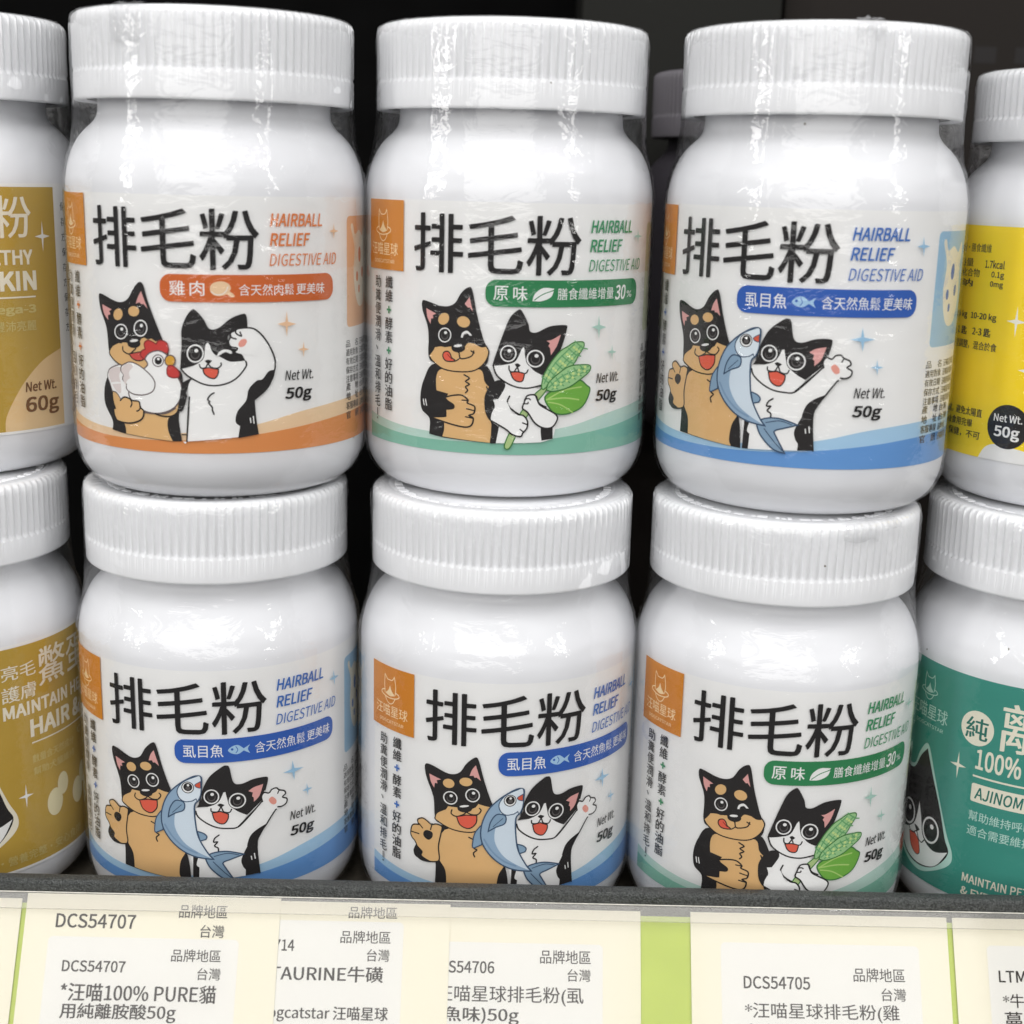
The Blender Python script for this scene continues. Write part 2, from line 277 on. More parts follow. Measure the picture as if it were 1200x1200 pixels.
PICTURES = {
 'chicken': [
  ('S','ink','6.67,14.87! 10.34,14.36! 21.5,13.58! 23.51,13.67! 22.97,19.24 24.62,23.94 25.88,27.1! 24.08,25.88! 22.92,28.86 14.96,29.16 9.24,28.91 6.64,27.06 4.8,23.97 4.66,20.31 6.79,16.9',None,.2),
  ('S','tan','10.58,14.46! 10.22,16.54 7.54,20.63 8.05,25.03 13.68,28.36 22.15,27.41 22.83,20.67 20.74,18.42 20.58,15.89 21.5,13.65!',None,.2),
  ('S','ink','6.66,31.55 6.18,36.32 4.52,40.09 4.15,42.9 5.29,43.26 9.73,41.94 12.23,42.64 13.82,44.95 15.22,46.27 16.15,45.76 16.93,42.95 18.14,39.54 20.13,34.56! 20.84,31.95 18.53,30.08 12.89,29.73 8.34,30.08',None,.2),
  ('S','pink','5.15,41.13! 7.96,40.27! 7.18,39.87! 7.5,39.25 6.77,39.02! 6.81,37.97! 5.57,39.29',None,.2),
  ('S','pink','15.62,44.45! 16.96,40.94! 16.1,41.87! 15.5,41.78! 15.2,42.18! 14.29,41.85! 14.84,43.2',None,.2),
  ('S','tan','6.82,31.67! 7.75,32.71 9.5,33.56! 10.2,33.51! 10.53,33.75! 11.57,33.82! 12.65,33.54 14.34,33.72 15.2,34.83! 16.01,35.06 16.79,34.75! 17.58,35.03! 18.51,34.48! 19.08,34.62! 20.19,34.32! 21.05,32.67 20.41,30.17 16.14,28.53 12.83,28.48 9.25,29.09 6.97,30.68','ink',.22),
  ('S','tan','10.85,39.29 10.53,38.7 9.98,38.29 9.34,38.17 8.78,38.37 8.46,38.83 8.47,39.45 8.81,40.04 9.38,40.45 10.02,40.57 10.56,40.37 10.86,39.9',None,.2),
  ('S','tan','15.01,40.13 14.71,39.62 14.15,39.28 13.46,39.2 12.83,39.4 12.44,39.83 12.4,40.37 12.71,40.88 13.3,41.22 13.99,41.3 14.6,41.09 14.97,40.67',None,.2),
  ('S','white','12.07,35.98 11.79,35.11 11.11,34.44 10.19,34.15 9.26,34.31 8.59,34.88 8.38,35.71 8.69,36.59 9.42,37.26 10.37,37.55 11.26,37.39 11.88,36.81','ink',.12),
  ('S','ink','11.72,35.95 11.5,35.26 10.95,34.72 10.2,34.49 9.47,34.62 8.93,35.07 8.77,35.74 9.01,36.44 9.6,36.98 10.35,37.21 11.07,37.08 11.57,36.62',None,.2),
  ('S','eyegrey','11.18,35.75 11.04,35.31 10.69,34.98 10.22,34.83 9.76,34.91 9.44,35.2 9.33,35.61 9.48,36.05 9.84,36.39 10.31,36.53 10.76,36.45 11.08,36.16',None,.2),
  ('S','ink','11.04,35.91 10.92,35.52 10.63,35.22 10.24,35.09 9.85,35.16 9.58,35.42 9.49,35.8 9.62,36.19 9.92,36.49 10.32,36.62 10.7,36.54 10.96,36.28',None,.2),
  ('S','white','10.92,36.41 10.86,36.23 10.71,36.1 10.51,36.04 10.31,36.07 10.17,36.18 10.12,36.35 10.18,36.52 10.34,36.66 10.54,36.72 10.74,36.69 10.88,36.57',None,.2),
  ('S','white','16.88,36.96 16.62,36.04 15.99,35.33 15.13,35.04 14.28,35.23 13.67,35.87 13.48,36.77 13.76,37.7 14.43,38.4 15.29,38.7 16.12,38.5 16.7,37.86','ink',.12),
  ('S','ink','16.55,36.94 16.34,36.2 15.83,35.64 15.15,35.41 14.47,35.56 13.99,36.07 13.83,36.79 14.05,37.53 14.58,38.1 15.27,38.33 15.94,38.17 16.4,37.66',None,.2),
  ('S','eyegrey','16.05,36.74 15.91,36.27 15.59,35.92 15.16,35.77 14.74,35.87 14.44,36.19 14.35,36.64 14.48,37.1 14.81,37.46 15.24,37.6 15.66,37.5 15.95,37.19',None,.2),
  ('S','ink','15.92,36.91 15.81,36.49 15.54,36.18 15.18,36.05 14.82,36.14 14.57,36.42 14.49,36.83 14.61,37.25 14.88,37.56 15.25,37.69 15.6,37.6 15.84,37.32',None,.2),
  ('S','white','15.81,37.45 15.75,37.27 15.61,37.12 15.42,37.07 15.24,37.1 15.11,37.23 15.07,37.41 15.12,37.6 15.27,37.74 15.45,37.8 15.64,37.76 15.77,37.63',None,.2),
  ('S','ink','15.07,33.7 14.84,33.23 14.26,32.85 13.46,32.68 12.65,32.75 12.06,33.04 11.86,33.49 12.11,33.97 12.73,34.34 13.54,34.52 14.33,34.45 14.89,34.15',None,.2),
  ('S','white','14.53,34.35 14.4,34.19 14.05,34.04 13.55,33.92 13.04,33.88 12.65,33.93 12.5,34.05 12.63,34.21 13,34.37 13.5,34.48 14.01,34.52 14.38,34.47',None,.2),
  ('L','ink','10.62,32.76 10.71,31.88 12.19,31.35 13.52,32.26 13.87,32.64 13.64,32.97',None,.22),
  ('S','red2','12.19,31.35! 13.83,31.75! 15.68,31.97 15.62,30.45 14.17,30.1 12.93,30.52','ink',.18),
  ('S','white','6.68,27.78 8.75,28.69 10.18,28.81 13.61,26.93 12.09,22.15 9.55,21.56! 8.42,22.9 7.17,23.13! 6.5,24.88! 5.95,26.27','featherline',.18),
  ('S','feather','6.79,27.72 8.98,28.42 9.91,28.07 9.35,26.59 9.75,25.19! 8.55,25.26 7.03,24.93! 6.33,26.3',None,.2),
  ('S','feather','7.26,24.59! 9.74,25! 9.63,23.01 8.44,23.26',None,.2),
  ('S','red','15.63,30.62 14.97,31.29 15.29,32.19 16.11,32.6! 15.96,33.82 16.78,34.47 17.74,34.27 18.6,33.79! 19.27,34.52 20.56,34.4 21.19,33.55 21.03,32.14 19.36,31.89 17.03,31.06 16.41,30.32','redline',.2),
  ('S','white','16.49,29.26 16.03,30.65 17.26,31.96 19.38,32.42 21.19,31.26 21.83,28.82 23.55,26.05 23.63,23.2 21.92,20.63 18.89,19.4 15.76,19.56 13.33,20.81 11.7,23.2 13.61,26.93','featherline',.22),
  ('S','white','11.02,29.23 12.46,29.7 14.54,29.14 16.89,27.51 18.06,25.8 17.53,23.98 15.51,23.06 13,23.02 11.29,23.88 11.25,24.96! 10.26,25.95 10.63,26.88! 9.89,27.71 10.07,28.62','featherline',.2),
  ('S','feather','10.73,28.85 12.1,29.39 13.06,28.85 12,27.53 12.29,26.3! 11.38,25.69 11.1,24.58! 10.39,25.89 10.63,26.88! 9.98,27.79',None,.2),
  ('S','white','20.13,30.44 19.94,29.83 19.49,29.37 18.88,29.18 18.28,29.31 17.84,29.73 17.7,30.32 17.89,30.93 18.36,31.4 18.97,31.59 19.57,31.45 19.99,31.04','featherline',.16),
  ('S','ink','19.79,30.43 19.67,30.01 19.37,29.7 18.97,29.57 18.58,29.66 18.29,29.95 18.2,30.35 18.32,30.76 18.63,31.07 19.03,31.2 19.42,31.11 19.7,30.83',None,.2),
  ('S','white','19.32,30.76 19.27,30.61 19.16,30.5 19,30.46 18.85,30.49 18.75,30.59 18.71,30.73 18.76,30.87 18.87,30.98 19.02,31.02 19.17,30.99 19.28,30.9',None,.2),
  ('S','yellow','22.61,30.54 22.45,29.97 22.04,29.54 21.49,29.37 20.94,29.5 20.55,29.9 20.42,30.46 20.59,31.03 21.01,31.46 21.56,31.63 22.1,31.5 22.49,31.1','featherline',.2),
  ('S','red','20.93,29.13 21.86,29.53 23.19,28.51 23.23,27.28 21.95,26.98 20.87,27.54','redline',.2),
  ('L','featherline','15.55,19.36 18.12,19.28 20.41,19.56 22.29,20.65',None,.25),
  ('L','ink','17.93,19.27 19.25,18.88 21.13,18.87 22.61,19.3',None,.25),
  ('S','tan','9.3,21.35! 10.52,22.19 11.86,21.95 12.73,21.77 13.8,21.75 14.58,20.55 15.27,19.52 14.45,17.65 11.83,16.77 9.05,16.78 7.88,17.93 7.61,19.36! 8.23,19.61',None,.2),
  ('L','ink','9.4,21.36 10.52,22.19 12,21.96 12.59,21.65 14.21,21.53 14.49,20.36 15.28,19.59 14.67,17.85 12.05,16.83 8.81,16.9 6.85,17.82',None,.26),
  ('L','ink','12,21.96 12.48,21.1 12.09,20.27',None,.24),
  ('L','ink','14.58,20.55 14.21,19.8 13.61,19.46',None,.24),
  ('S','white','23.7,13.67! 24.77,13.71! 34.82,14.61! 39.31,15.15! 38.36,22.45 42.67,27.3 43.08,29.43 41.3,34.5 38.64,37.22 35.66,37.44 28.51,27.57 25.32,26.1 25.33,20.39 24.52,13.7',None,.2),
  ('S','ink','34.99,14.42! 35.4,16.95! 34.54,17.88 34.93,20.03 36.75,22.32 37.33,24.64 38.97,26.38 40.25,26.69 41.56,28.25 42.88,28.54! 42.67,26.94 41.13,24.67 38.54,22.51! 38.82,18.45 39.3,15.08!',None,.2),
  ('L','white','37.56,18.58 37.65,17.63',None,.18),
  ('L','white','38.18,18.91 38.3,17.46',None,.18),
  ('L','ink','25.3,23.07 24.94,19.3 24.52,13.7',None,.26),
  ('L','ink','23.56,15.12 24.35,15.14',None,.2),
  ('S','ink','23.9,26.06! 25.88,27.1! 24.56,24.12! 24.88,23.24! 23.9,20.35 23,20.32 23.48,23.91',None,.2),
  ('S','ink','23.74,28.89! 24.15,33.83 24.25,36.98 25.2,39.44 26.28,40.86 26.98,40.87 28.48,39.16 29.63,37.15 31.52,37.27 33.96,39.2 36.23,40.13 37.03,39.87 37.23,37.42! 33.9,36.4 33.52,34.65 36.24,31.79! 36.84,30.54! 35.5,30.32 33.42,30.59 30.69,31.83 28.59,30.4 26.48,29.66',None,.2),
  ('S','white','23.85,28.82! 26.48,29.66 28.26,31.11 28.85,33.93! 29.32,34.46! 29.71,33.94! 30.19,32.53 31.71,31.13 33.77,30.48 36.84,30.65! 36.89,29.47 34.73,27.03 31.92,25.63 28.46,25.8 25.7,26.99','ink',.01),
  ('L','ink','23.74,28.89 24.67,27.85 25.71,27.1 28.12,25.87 30.54,25.53 32.97,25.98 35.09,27.2 36.89,29.47 36.84,30.54',None,.26),
  ('L','ink','23.74,28.89 24.15,33.83 24.25,36.98 25.2,39.44 26.28,40.86 26.98,40.87 28.48,39.16 29.63,37.15 31.52,37.27 33.96,39.2 36.23,40.13 37.03,39.87 37.23,37.42',None,.22),
  ('S','white','28.56,32.17 28.3,31.18 27.62,30.44 26.71,30.16 25.8,30.41 25.16,31.11 24.94,32.09 25.22,33.09 25.9,33.82 26.82,34.1 27.71,33.86 28.35,33.15','ink',.12),
  ('S','ink','28.2,32.16 27.99,31.37 27.45,30.78 26.72,30.56 26,30.75 25.48,31.32 25.31,32.1 25.53,32.9 26.08,33.49 26.81,33.71 27.52,33.51 28.03,32.95',None,.2),
  ('S','eyegrey','27.66,31.96 27.52,31.46 27.18,31.09 26.73,30.95 26.28,31.08 25.96,31.43 25.85,31.92 25.98,32.42 26.33,32.78 26.78,32.92 27.23,32.8 27.55,32.45',None,.2),
  ('S','ink','27.52,32.15 27.41,31.71 27.12,31.38 26.74,31.25 26.36,31.36 26.09,31.68 26,32.12 26.11,32.57 26.4,32.9 26.79,33.02 27.16,32.91 27.43,32.59',None,.2),
  ('S','white','27.39,32.74 27.33,32.54 27.18,32.39 26.98,32.34 26.79,32.39 26.64,32.53 26.6,32.72 26.66,32.92 26.81,33.07 27.01,33.13 27.2,33.08 27.34,32.93',None,.2),
  ('S','white','31.03,31.48! 31.4,32.36 32.44,33 33.65,32.88 34.43,32.35! 33.8,32.11! 32.78,32.47 31.73,31.9',None,.2),
  ('S','ink','28.59,30.69! 29.36,30.91 30.11,30.7! 29.34,29.99',None,.2),
  ('L','ink','27.53,29.86 27.86,29.16 28.73,29.28 29.27,29.99 29.87,29.36 31.14,29.18 31.85,29.71 31.86,30.24',None,.22),
  ('S','tongue','28.2,28.99! 29.25,29.28! 31.31,28.94! 31.22,27.94 30.57,27.06 29.54,27.16 28.52,27.93','ink',.2),
  ('S','white','35.83,37.26 34.95,36.92 34.67,36.74! 33.9,36.4 33.81,35.52 33.45,34.65 33.77,33.76 34.25,33.23 35.22,33.22! 34.85,32.52 35.54,32.16 38.36,31.75! 39.06,31.02 39.48,34.55 38.64,37.22',None,.2),
  ('L','ink','34.95,37.09 35.01,36.32 36.04,35.75 35.81,36.56',None,.24),
  ('L','ink','33.83,36.33 34.05,35.52 34.98,35.16',None,.24),
  ('L','ink','34.67,36.81 33.9,36.4 33.81,35.42 33.45,34.58 33.91,33.59 35.15,33.29 34.93,32.8 34.23,32.46 35.71,31.98',None,.24),
  ('L','ink','34.95,37.02 35.83,37.37 38.64,37.22 40.95,35.04 42.74,31.6 43.01,29.26 42.36,26.95 41.13,24.67 38.54,22.51',None,.26),
  ('S','pawpink','35.41,34.1 35.95,34.98 36.83,35.14 37.17,34.6 36.63,33.73 35.75,33.5',None,.2),
  ('L','ink','30.32,24.03 29.62,23.6 29.01,22.67 29.41,22.24 29.23,21.88 29.9,20.99 29.89,20.45 30.21,19.55',None,.24),
  ('S','starP','45.77,40.65! 46.02,38.47! 47.95,37.9! 46.01,37.5! 45.69,35.32! 45.44,37.52! 43.61,38.07! 45.46,38.49!',None,.2),
  ('S','starP','49.7,34.19! 49.86,32.78! 51.07,32.39! 49.85,32.16! 49.65,30.76! 49.49,32.18! 48.33,32.56! 49.5,32.8!',None,.2),
  ('S','starP','58.49,58.58! 58.68,57.2! 60.07,56.86! 58.67,56.58! 58.46,55.2! 58.27,56.59! 56.98,56.92! 58.28,57.2!',None,.2)],
 'corn': [
  ('S','ink','7.54,14.57! 10.69,14.15! 21.54,13.61! 22.45,13.64! 23.45,18.11 24,25.81 23.96,27.27! 22.17,26.85! 19.91,30.39 14.73,29.03 8.51,29.85 6.15,26.51 5.19,23.08 5.55,19.77 7.58,17.94',None,.2),
  ('S','tan','10.81,14.35! 11.17,17.36 9.21,24.59 9.98,28.69 14.73,28.67 19.02,29.26 19.99,26.77 20.92,25.71! 20.05,23.49 20.29,20.57 21.64,17.68 21.35,13.67!',None,.2),
  ('S','ink','7.2,31.38 7.14,35.38 6.81,37.9 5.52,41.06 5.41,42.85 6.39,43.1 10.4,42.17 13.04,42.78 14.64,45.17 16.12,46.37 17.05,45.81 18.06,41.07 19.43,36.13 20.2,34.36! 20.77,32.95 19.92,30.03 14.73,29.03 8.71,30.05',None,.2),
  ('S','pink','6.5,41.49! 8.99,40.5! 8.16,40.16! 8.25,39.45! 7.74,39.41! 7.58,38.24! 6.78,39.7',None,.2),
  ('S','pink','16.45,44.37! 17.21,41.39! 16.57,42.25! 16.2,42.12! 15.44,42.9!',None,.2),
  ('S','tan','7.32,31.57! 8.25,32.74 8.67,33.5! 10.12,33.79 11.13,33.69! 12.52,33.96! 14.28,32.63! 15.59,34.15! 16.33,34.91 17.81,34.8! 19.11,34.14 20.2,34.29! 20.77,32.95 19.91,30.75 17.74,29.02 14.35,28.57 10.8,28.93 8.29,30.38','ink',.22),
  ('S','tan','11.81,39.07 11.32,38.55 10.68,38.29 10.05,38.37 9.61,38.76 9.48,39.36 9.7,40.01 10.2,40.53 10.85,40.78 11.47,40.7 11.89,40.31 12.02,39.71',None,.2),
  ('S','tan','16.58,38.75 16.21,38.26 15.57,38 14.84,38.05 14.21,38.4 13.86,38.94 13.87,39.54 14.26,40.04 14.9,40.3 15.63,40.25 16.25,39.9 16.6,39.35',None,.2),
  ('S','white','12.64,36.24 12.44,35.4 11.87,34.76 11.08,34.48 10.27,34.64 9.66,35.21 9.43,36.03 9.64,36.87 10.23,37.52 11.03,37.79 11.83,37.62 12.42,37.05','ink',.12),
  ('S','ink','12.33,36.22 12.17,35.55 11.71,35.03 11.08,34.81 10.43,34.94 9.94,35.4 9.76,36.05 9.92,36.73 10.39,37.24 11.04,37.46 11.68,37.33 12.15,36.87',None,.2),
  ('S','eyegrey','11.86,36.03 11.76,35.6 11.47,35.28 11.07,35.14 10.67,35.23 10.37,35.51 10.25,35.92 10.35,36.34 10.65,36.66 11.05,36.8 11.45,36.72 11.74,36.43',None,.2),
  ('S','ink','11.73,36.18 11.64,35.8 11.4,35.52 11.07,35.39 10.73,35.47 10.47,35.73 10.38,36.09 10.46,36.47 10.71,36.76 11.04,36.88 11.38,36.81 11.63,36.55',None,.2),
  ('S','white','11.59,36.67 11.55,36.5 11.42,36.37 11.25,36.32 11.07,36.35 10.94,36.46 10.89,36.63 10.93,36.79 11.06,36.92 11.24,36.98 11.41,36.95 11.54,36.83',None,.2),
  ('S','white','14.73,35.83! 14.98,36.81 16.1,37.33 17.15,36.38! 16.67,36.29! 16.11,36.76 15.36,36.47 15.18,35.85!',None,.2),
  ('S','ink','15.71,33.72 15.52,33.22 14.97,32.83 14.21,32.66 13.43,32.74 12.86,33.06 12.64,33.53 12.84,34.04 13.41,34.43 14.17,34.61 14.94,34.52 15.5,34.19',None,.2),
  ('S','white','14.98,34.2 14.87,34.04 14.56,33.88 14.11,33.77 13.64,33.74 13.29,33.79 13.15,33.91 13.25,34.07 13.58,34.23 14.03,34.34 14.49,34.38 14.84,34.32',None,.2),
  ('L','ink','14.35,32.99 14.61,31.56 15.45,31.43 17.12,32.06 17.58,33.17',None,.22),
  ('L','ink','16.99,33.14 17.67,32.74',None,.22),
  ('L','ink','11.78,30.83 13.54,30.77 14.61,31.56',None,.2),
  ('S','tongue','10.68,31.66 10.95,32.48 11.75,32.75 12.35,32.32 12.75,31.44 13.54,30.88 12.37,30.62 11.26,30.79','ink',.2),
  ('L','redline','11.76,32.1 12.76,31.15',None,.14),
  ('L','ink','15.58,27.99 16.72,27.33 15.91,26.63 16.75,26.06 15.93,25.46 16.39,24.76 15.95,24.18',None,.24),
  ('L','ink','20.45,25.69 20.95,24.26',None,.22),
  ('S','ink','6.17,24.67 9.21,24.22! 12.08,23.72! 11.5,22.76! 13.5,21.63 13.4,20.51 11.94,20.21! 11.76,18.71! 8.87,18.18 5.78,19.8',None,.2),
  ('L','white','5.98,21.98 6.22,20.78',None,.18),
  ('L','white','6.56,22.04 6.85,20.73',None,.18),
  ('S','tan','11.69,22.96! 14.82,23.56 16.55,22.57 17.8,21.36 17.83,20.08 17.74,18.97 17.01,17.81 16.83,16.99 14.15,17.06 10.96,17.53 8.02,18.17! 11.76,18.6! 11.74,20.19! 13.32,20.51 13.5,21.44 11.9,22.42',None,.2),
  ('L','ink','11.49,22.94 13.27,23.45 15.2,23.58 16.54,22.64 16.37,22.01 17.95,21.37 17.83,19.89 16.79,19.35 17.74,18.78 17.13,17.08 14.55,16.9 8.02,18.25',None,.26),
  ('L','ink','16.55,22.57 15.22,22.56',None,.22),
  ('L','ink','17.9,20.45 16.2,20.79',None,.22),
  ('L','ink','17.74,18.78 16.04,19.04',None,.22),
  ('S','white','22.45,13.64! 32.22,13.89! 34.89,14.56! 35.36,18.07 33.22,24.39 24.32,27.28 22.55,25.77 21.56,21.35 21.43,18.78 23.11,16.99',None,.2),
  ('S','ink','32.39,14.26! 34.89,14.56! 34.78,17.72! 32.3,17.42',None,.2),
  ('S','ink','21.64,17.39! 23.28,17.37! 22.64,13.57! 21.54,13.53!',None,.2),
  ('S','ink','23.96,27.27! 24.36,25.82 22.97,23.16! 21.89,23.01! 22.28,21.38 21.62,18.42 20.3,20.2 20.13,23.49 21.1,25.72 22.34,27.04',None,.2),
  ('S','ink','21.73,30.28! 22.06,31.55 23.58,36.27 25.09,40.23 26.66,41.86 27.38,41.69 28.71,39.22 29.19,37.51 30.77,37.27 33.52,38.51 36.79,38.76 37.21,38.11 36.34,34.88 35.27,32.01 33.08,28.77 32.34,28.42 26.44,29.49',None,.2),
  ('S','pink','35.96,36.87! 35.18,34.54 33.91,32.57! 33.67,34.02! 33.27,34.56! 33.63,35.1! 32.86,35.65! 33.99,35.82',None,.2),
  ('S','white','21.8,30.17! 24.25,30.53 26.39,31.3 27.59,33.84! 28.04,34.38! 28.21,33.66! 28.55,31.68 30.08,29.52 31.96,28.42! 32.2,26.6 30.18,25.7 27.26,25.69 24.34,26.73 22.5,28.31',None,.2),
  ('L','ink','21.73,30.28 22.5,28.31 24.33,26.84 26.53,25.86 29.08,25.59 31.84,26.17',None,.26),
  ('L','ink','21.73,30.28 22.06,31.55 23.58,36.27 25.09,40.23 26.66,41.86 27.38,41.69 28.71,39.22 29.19,37.51 30.77,37.27 33.52,38.51 36.79,38.76 37.21,38.11 36.34,34.88 35.44,32.73',None,.22),
  ('S','white','26.64,32.92 26.42,31.98 25.78,31.29 24.88,31.02 23.98,31.25 23.31,31.92 23.04,32.84 23.26,33.79 23.9,34.49 24.79,34.76 25.7,34.53 26.37,33.86','ink',.12),
  ('S','ink','26.28,32.92 26.1,32.17 25.59,31.61 24.88,31.39 24.15,31.58 23.61,32.11 23.4,32.85 23.58,33.61 24.09,34.17 24.8,34.38 25.53,34.2 26.07,33.66',None,.2),
  ('S','eyegrey','25.74,32.72 25.63,32.25 25.31,31.9 24.87,31.77 24.41,31.88 24.08,32.22 23.95,32.68 24.06,33.15 24.38,33.5 24.82,33.64 25.27,33.52 25.61,33.19',None,.2),
  ('S','ink','25.59,32.91 25.5,32.48 25.23,32.17 24.86,32.05 24.48,32.15 24.2,32.45 24.09,32.87 24.18,33.3 24.45,33.61 24.82,33.73 25.2,33.63 25.48,33.32',None,.2),
  ('S','white','25.44,33.46 25.39,33.28 25.25,33.14 25.05,33.08 24.85,33.13 24.7,33.26 24.65,33.45 24.7,33.64 24.84,33.78 25.03,33.83 25.23,33.78 25.38,33.65',None,.2),
  ('S','white','32.57,31.86 32.33,30.89 31.61,30.18 30.62,29.92 29.62,30.18 28.87,30.89 28.58,31.87 28.82,32.84 29.52,33.56 30.5,33.82 31.51,33.56 32.27,32.84','ink',.12),
  ('S','ink','32.16,31.87 31.97,31.09 31.4,30.52 30.61,30.31 29.8,30.52 29.21,31.09 28.98,31.87 29.17,32.65 29.73,33.22 30.51,33.43 31.32,33.22 31.92,32.65',None,.2),
  ('S','eyegrey','31.56,31.67 31.44,31.19 31.09,30.83 30.59,30.7 30.09,30.83 29.72,31.19 29.57,31.68 29.69,32.16 30.04,32.52 30.54,32.65 31.04,32.52 31.42,32.16',None,.2),
  ('S','ink','31.4,31.87 31.3,31.43 31,31.11 30.59,30.99 30.16,31.11 29.85,31.43 29.73,31.87 29.83,32.31 30.12,32.63 30.53,32.75 30.96,32.63 31.27,32.31',None,.2),
  ('S','white','31.22,32.46 31.17,32.26 31.01,32.12 30.79,32.07 30.57,32.12 30.41,32.26 30.34,32.46 30.4,32.65 30.55,32.79 30.77,32.85 30.99,32.79 31.16,32.65',None,.2),
  ('S','ink','26.23,30.65! 26.83,30.87 27.5,30.41! 26.79,29.93',None,.2),
  ('L','ink','25.05,30.26 25.18,29.29 26.09,29.05 26.79,29.93 27.36,28.78 28.63,28.79 29.05,29.52',None,.22),
  ('S','tongue','25.37,28.93! 26.81,29.06 28.34,28.72! 27.95,27.15 26.86,27.03 25.94,27.67','ink',.2),
  ('L','ink','25.31,23.84 24.87,22.37 25.92,20.92 27.4,20.02',None,.26),
  ('S','stem','24.47,13.15 26.02,17.06 29.17,22.6 32.05,25.51 33.19,25.31 30.3,21.5 27.49,16.71 25.58,12.68','leafline',.2),
  ('S','leaf','32.86,23.67 35.5,25.44 40.31,27.09 42.55,25.87 43.52,24.7 41.86,21.46 38.5,19.98 35.68,19.99 34.09,21.07','leafline',.24),
  ('L','leafvein','33.26,23.11 37.15,23.36 40.71,22.83',None,.25),
  ('L','leafvein','33.26,23.11 37.09,25.02 41.24,25.57',None,.25),
  ('L','leafvein','33.66,22.55 36.41,21.92 39.33,20.12',None,.22),
  ('S','corn','32.04,25.87 32.35,28.06 33.06,29.5 34.14,31.3 36,33.44 37.55,34.31 39.15,35.17 41.26,35.18 41.52,34.18 40.31,32.41 39.32,30.8 37.55,29.04 35.03,27.65 33.17,25.86 32.43,25.32','leafline',.2),
  ('L','cornline','32.09,27.99 33.64,26.65 34.88,26.26',None,.2),
  ('L','cornline','33.47,29.5 35.05,28.16 36.32,27.76',None,.2),
  ('L','cornline','34.88,31 36.49,29.65 37.78,29.25',None,.2),
  ('L','cornline','36.31,32.49 37.95,31.14 39.28,30.73',None,.2),
  ('L','cornline','37.77,33.98 39.46,32.62 40.83,32.2',None,.2),
  ('L','cornline','39.26,35.46 41,34.09 42.42,33.67',None,.2),
  ('L','cornline','32.58,26.6 34.92,30.92 39.16,34.81',None,.2),
  ('L','cornline','33.17,26.04 36.11,30.17 40.86,34.39',None,.2),
  ('L','cornline','34.66,27.29 38.09,30.84 41.11,33.65',None,.2),
  ('S','cornlite','33.32,28.3 33.29,28.15 33.18,28.05 33.03,28.01 32.87,28.05 32.76,28.16 32.72,28.31 32.75,28.45 32.86,28.56 33.01,28.59 33.16,28.55 33.28,28.44',None,.2),
  ('S','cornlite','33.87,27.85 33.83,27.71 33.72,27.6 33.57,27.57 33.42,27.61 33.3,27.72 33.26,27.86 33.3,28.01 33.4,28.11 33.55,28.15 33.71,28.11 33.82,28',None,.2),
  ('S','cornlite','34.42,27.4 34.38,27.26 34.27,27.15 34.12,27.12 33.97,27.16 33.85,27.27 33.81,27.42 33.84,27.56 33.95,27.67 34.1,27.7 34.26,27.66 34.37,27.55',None,.2),
  ('S','cornlite','34.8,29.76 34.77,29.62 34.66,29.51 34.5,29.48 34.35,29.52 34.23,29.63 34.19,29.78 34.22,29.92 34.33,30.02 34.49,30.06 34.64,30.02 34.76,29.91',None,.2),
  ('S','cornlite','35.36,29.32 35.32,29.17 35.21,29.07 35.06,29.03 34.9,29.07 34.79,29.18 34.74,29.33 34.78,29.47 34.89,29.58 35.04,29.61 35.2,29.57 35.31,29.46',None,.2),
  ('S','cornlite','35.92,28.86 35.89,28.72 35.78,28.62 35.62,28.58 35.46,28.62 35.35,28.73 35.3,28.88 35.34,29.02 35.45,29.13 35.6,29.16 35.76,29.12 35.88,29.01',None,.2),
  ('S','cornlite','36.31,31.22 36.28,31.08 36.16,30.97 36.01,30.94 35.85,30.98 35.73,31.09 35.68,31.24 35.72,31.38 35.83,31.48 35.99,31.52 36.15,31.48 36.27,31.37',None,.2),
  ('S','cornlite','36.88,30.77 36.85,30.63 36.73,30.52 36.58,30.49 36.42,30.53 36.3,30.64 36.25,30.79 36.29,30.93 36.4,31.03 36.56,31.07 36.72,31.03 36.84,30.92',None,.2),
  ('S','cornlite','37.46,30.32 37.42,30.17 37.31,30.07 37.15,30.03 36.99,30.08 36.87,30.19 36.82,30.33 36.86,30.48 36.97,30.58 37.13,30.62 37.29,30.57 37.41,30.46',None,.2),
  ('S','cornlite','37.86,32.67 37.82,32.53 37.7,32.42 37.54,32.39 37.38,32.43 37.26,32.54 37.21,32.69 37.25,32.83 37.36,32.94 37.52,32.97 37.68,32.93 37.81,32.82',None,.2),
  ('S','cornlite','38.44,32.22 38.4,32.07 38.29,31.97 38.13,31.93 37.96,31.98 37.84,32.09 37.79,32.24 37.83,32.38 37.94,32.48 38.1,32.52 38.27,32.47 38.39,32.36',None,.2),
  ('S','cornlite','39.04,31.76 39,31.62 38.88,31.51 38.72,31.48 38.55,31.52 38.43,31.63 38.38,31.78 38.42,31.93 38.53,32.03 38.69,32.06 38.86,32.02 38.99,31.91',None,.2),
  ('S','cornlite','39.44,34.11 39.4,33.97 39.28,33.86 39.12,33.83 38.95,33.88 38.83,33.99 38.78,34.13 38.82,34.28 38.93,34.38 39.1,34.41 39.26,34.37 39.39,34.26',None,.2),
  ('S','cornlite','40.04,33.65 40,33.51 39.89,33.41 39.72,33.37 39.55,33.42 39.42,33.53 39.37,33.68 39.41,33.82 39.53,33.92 39.7,33.96 39.87,33.91 39.99,33.8',None,.2),
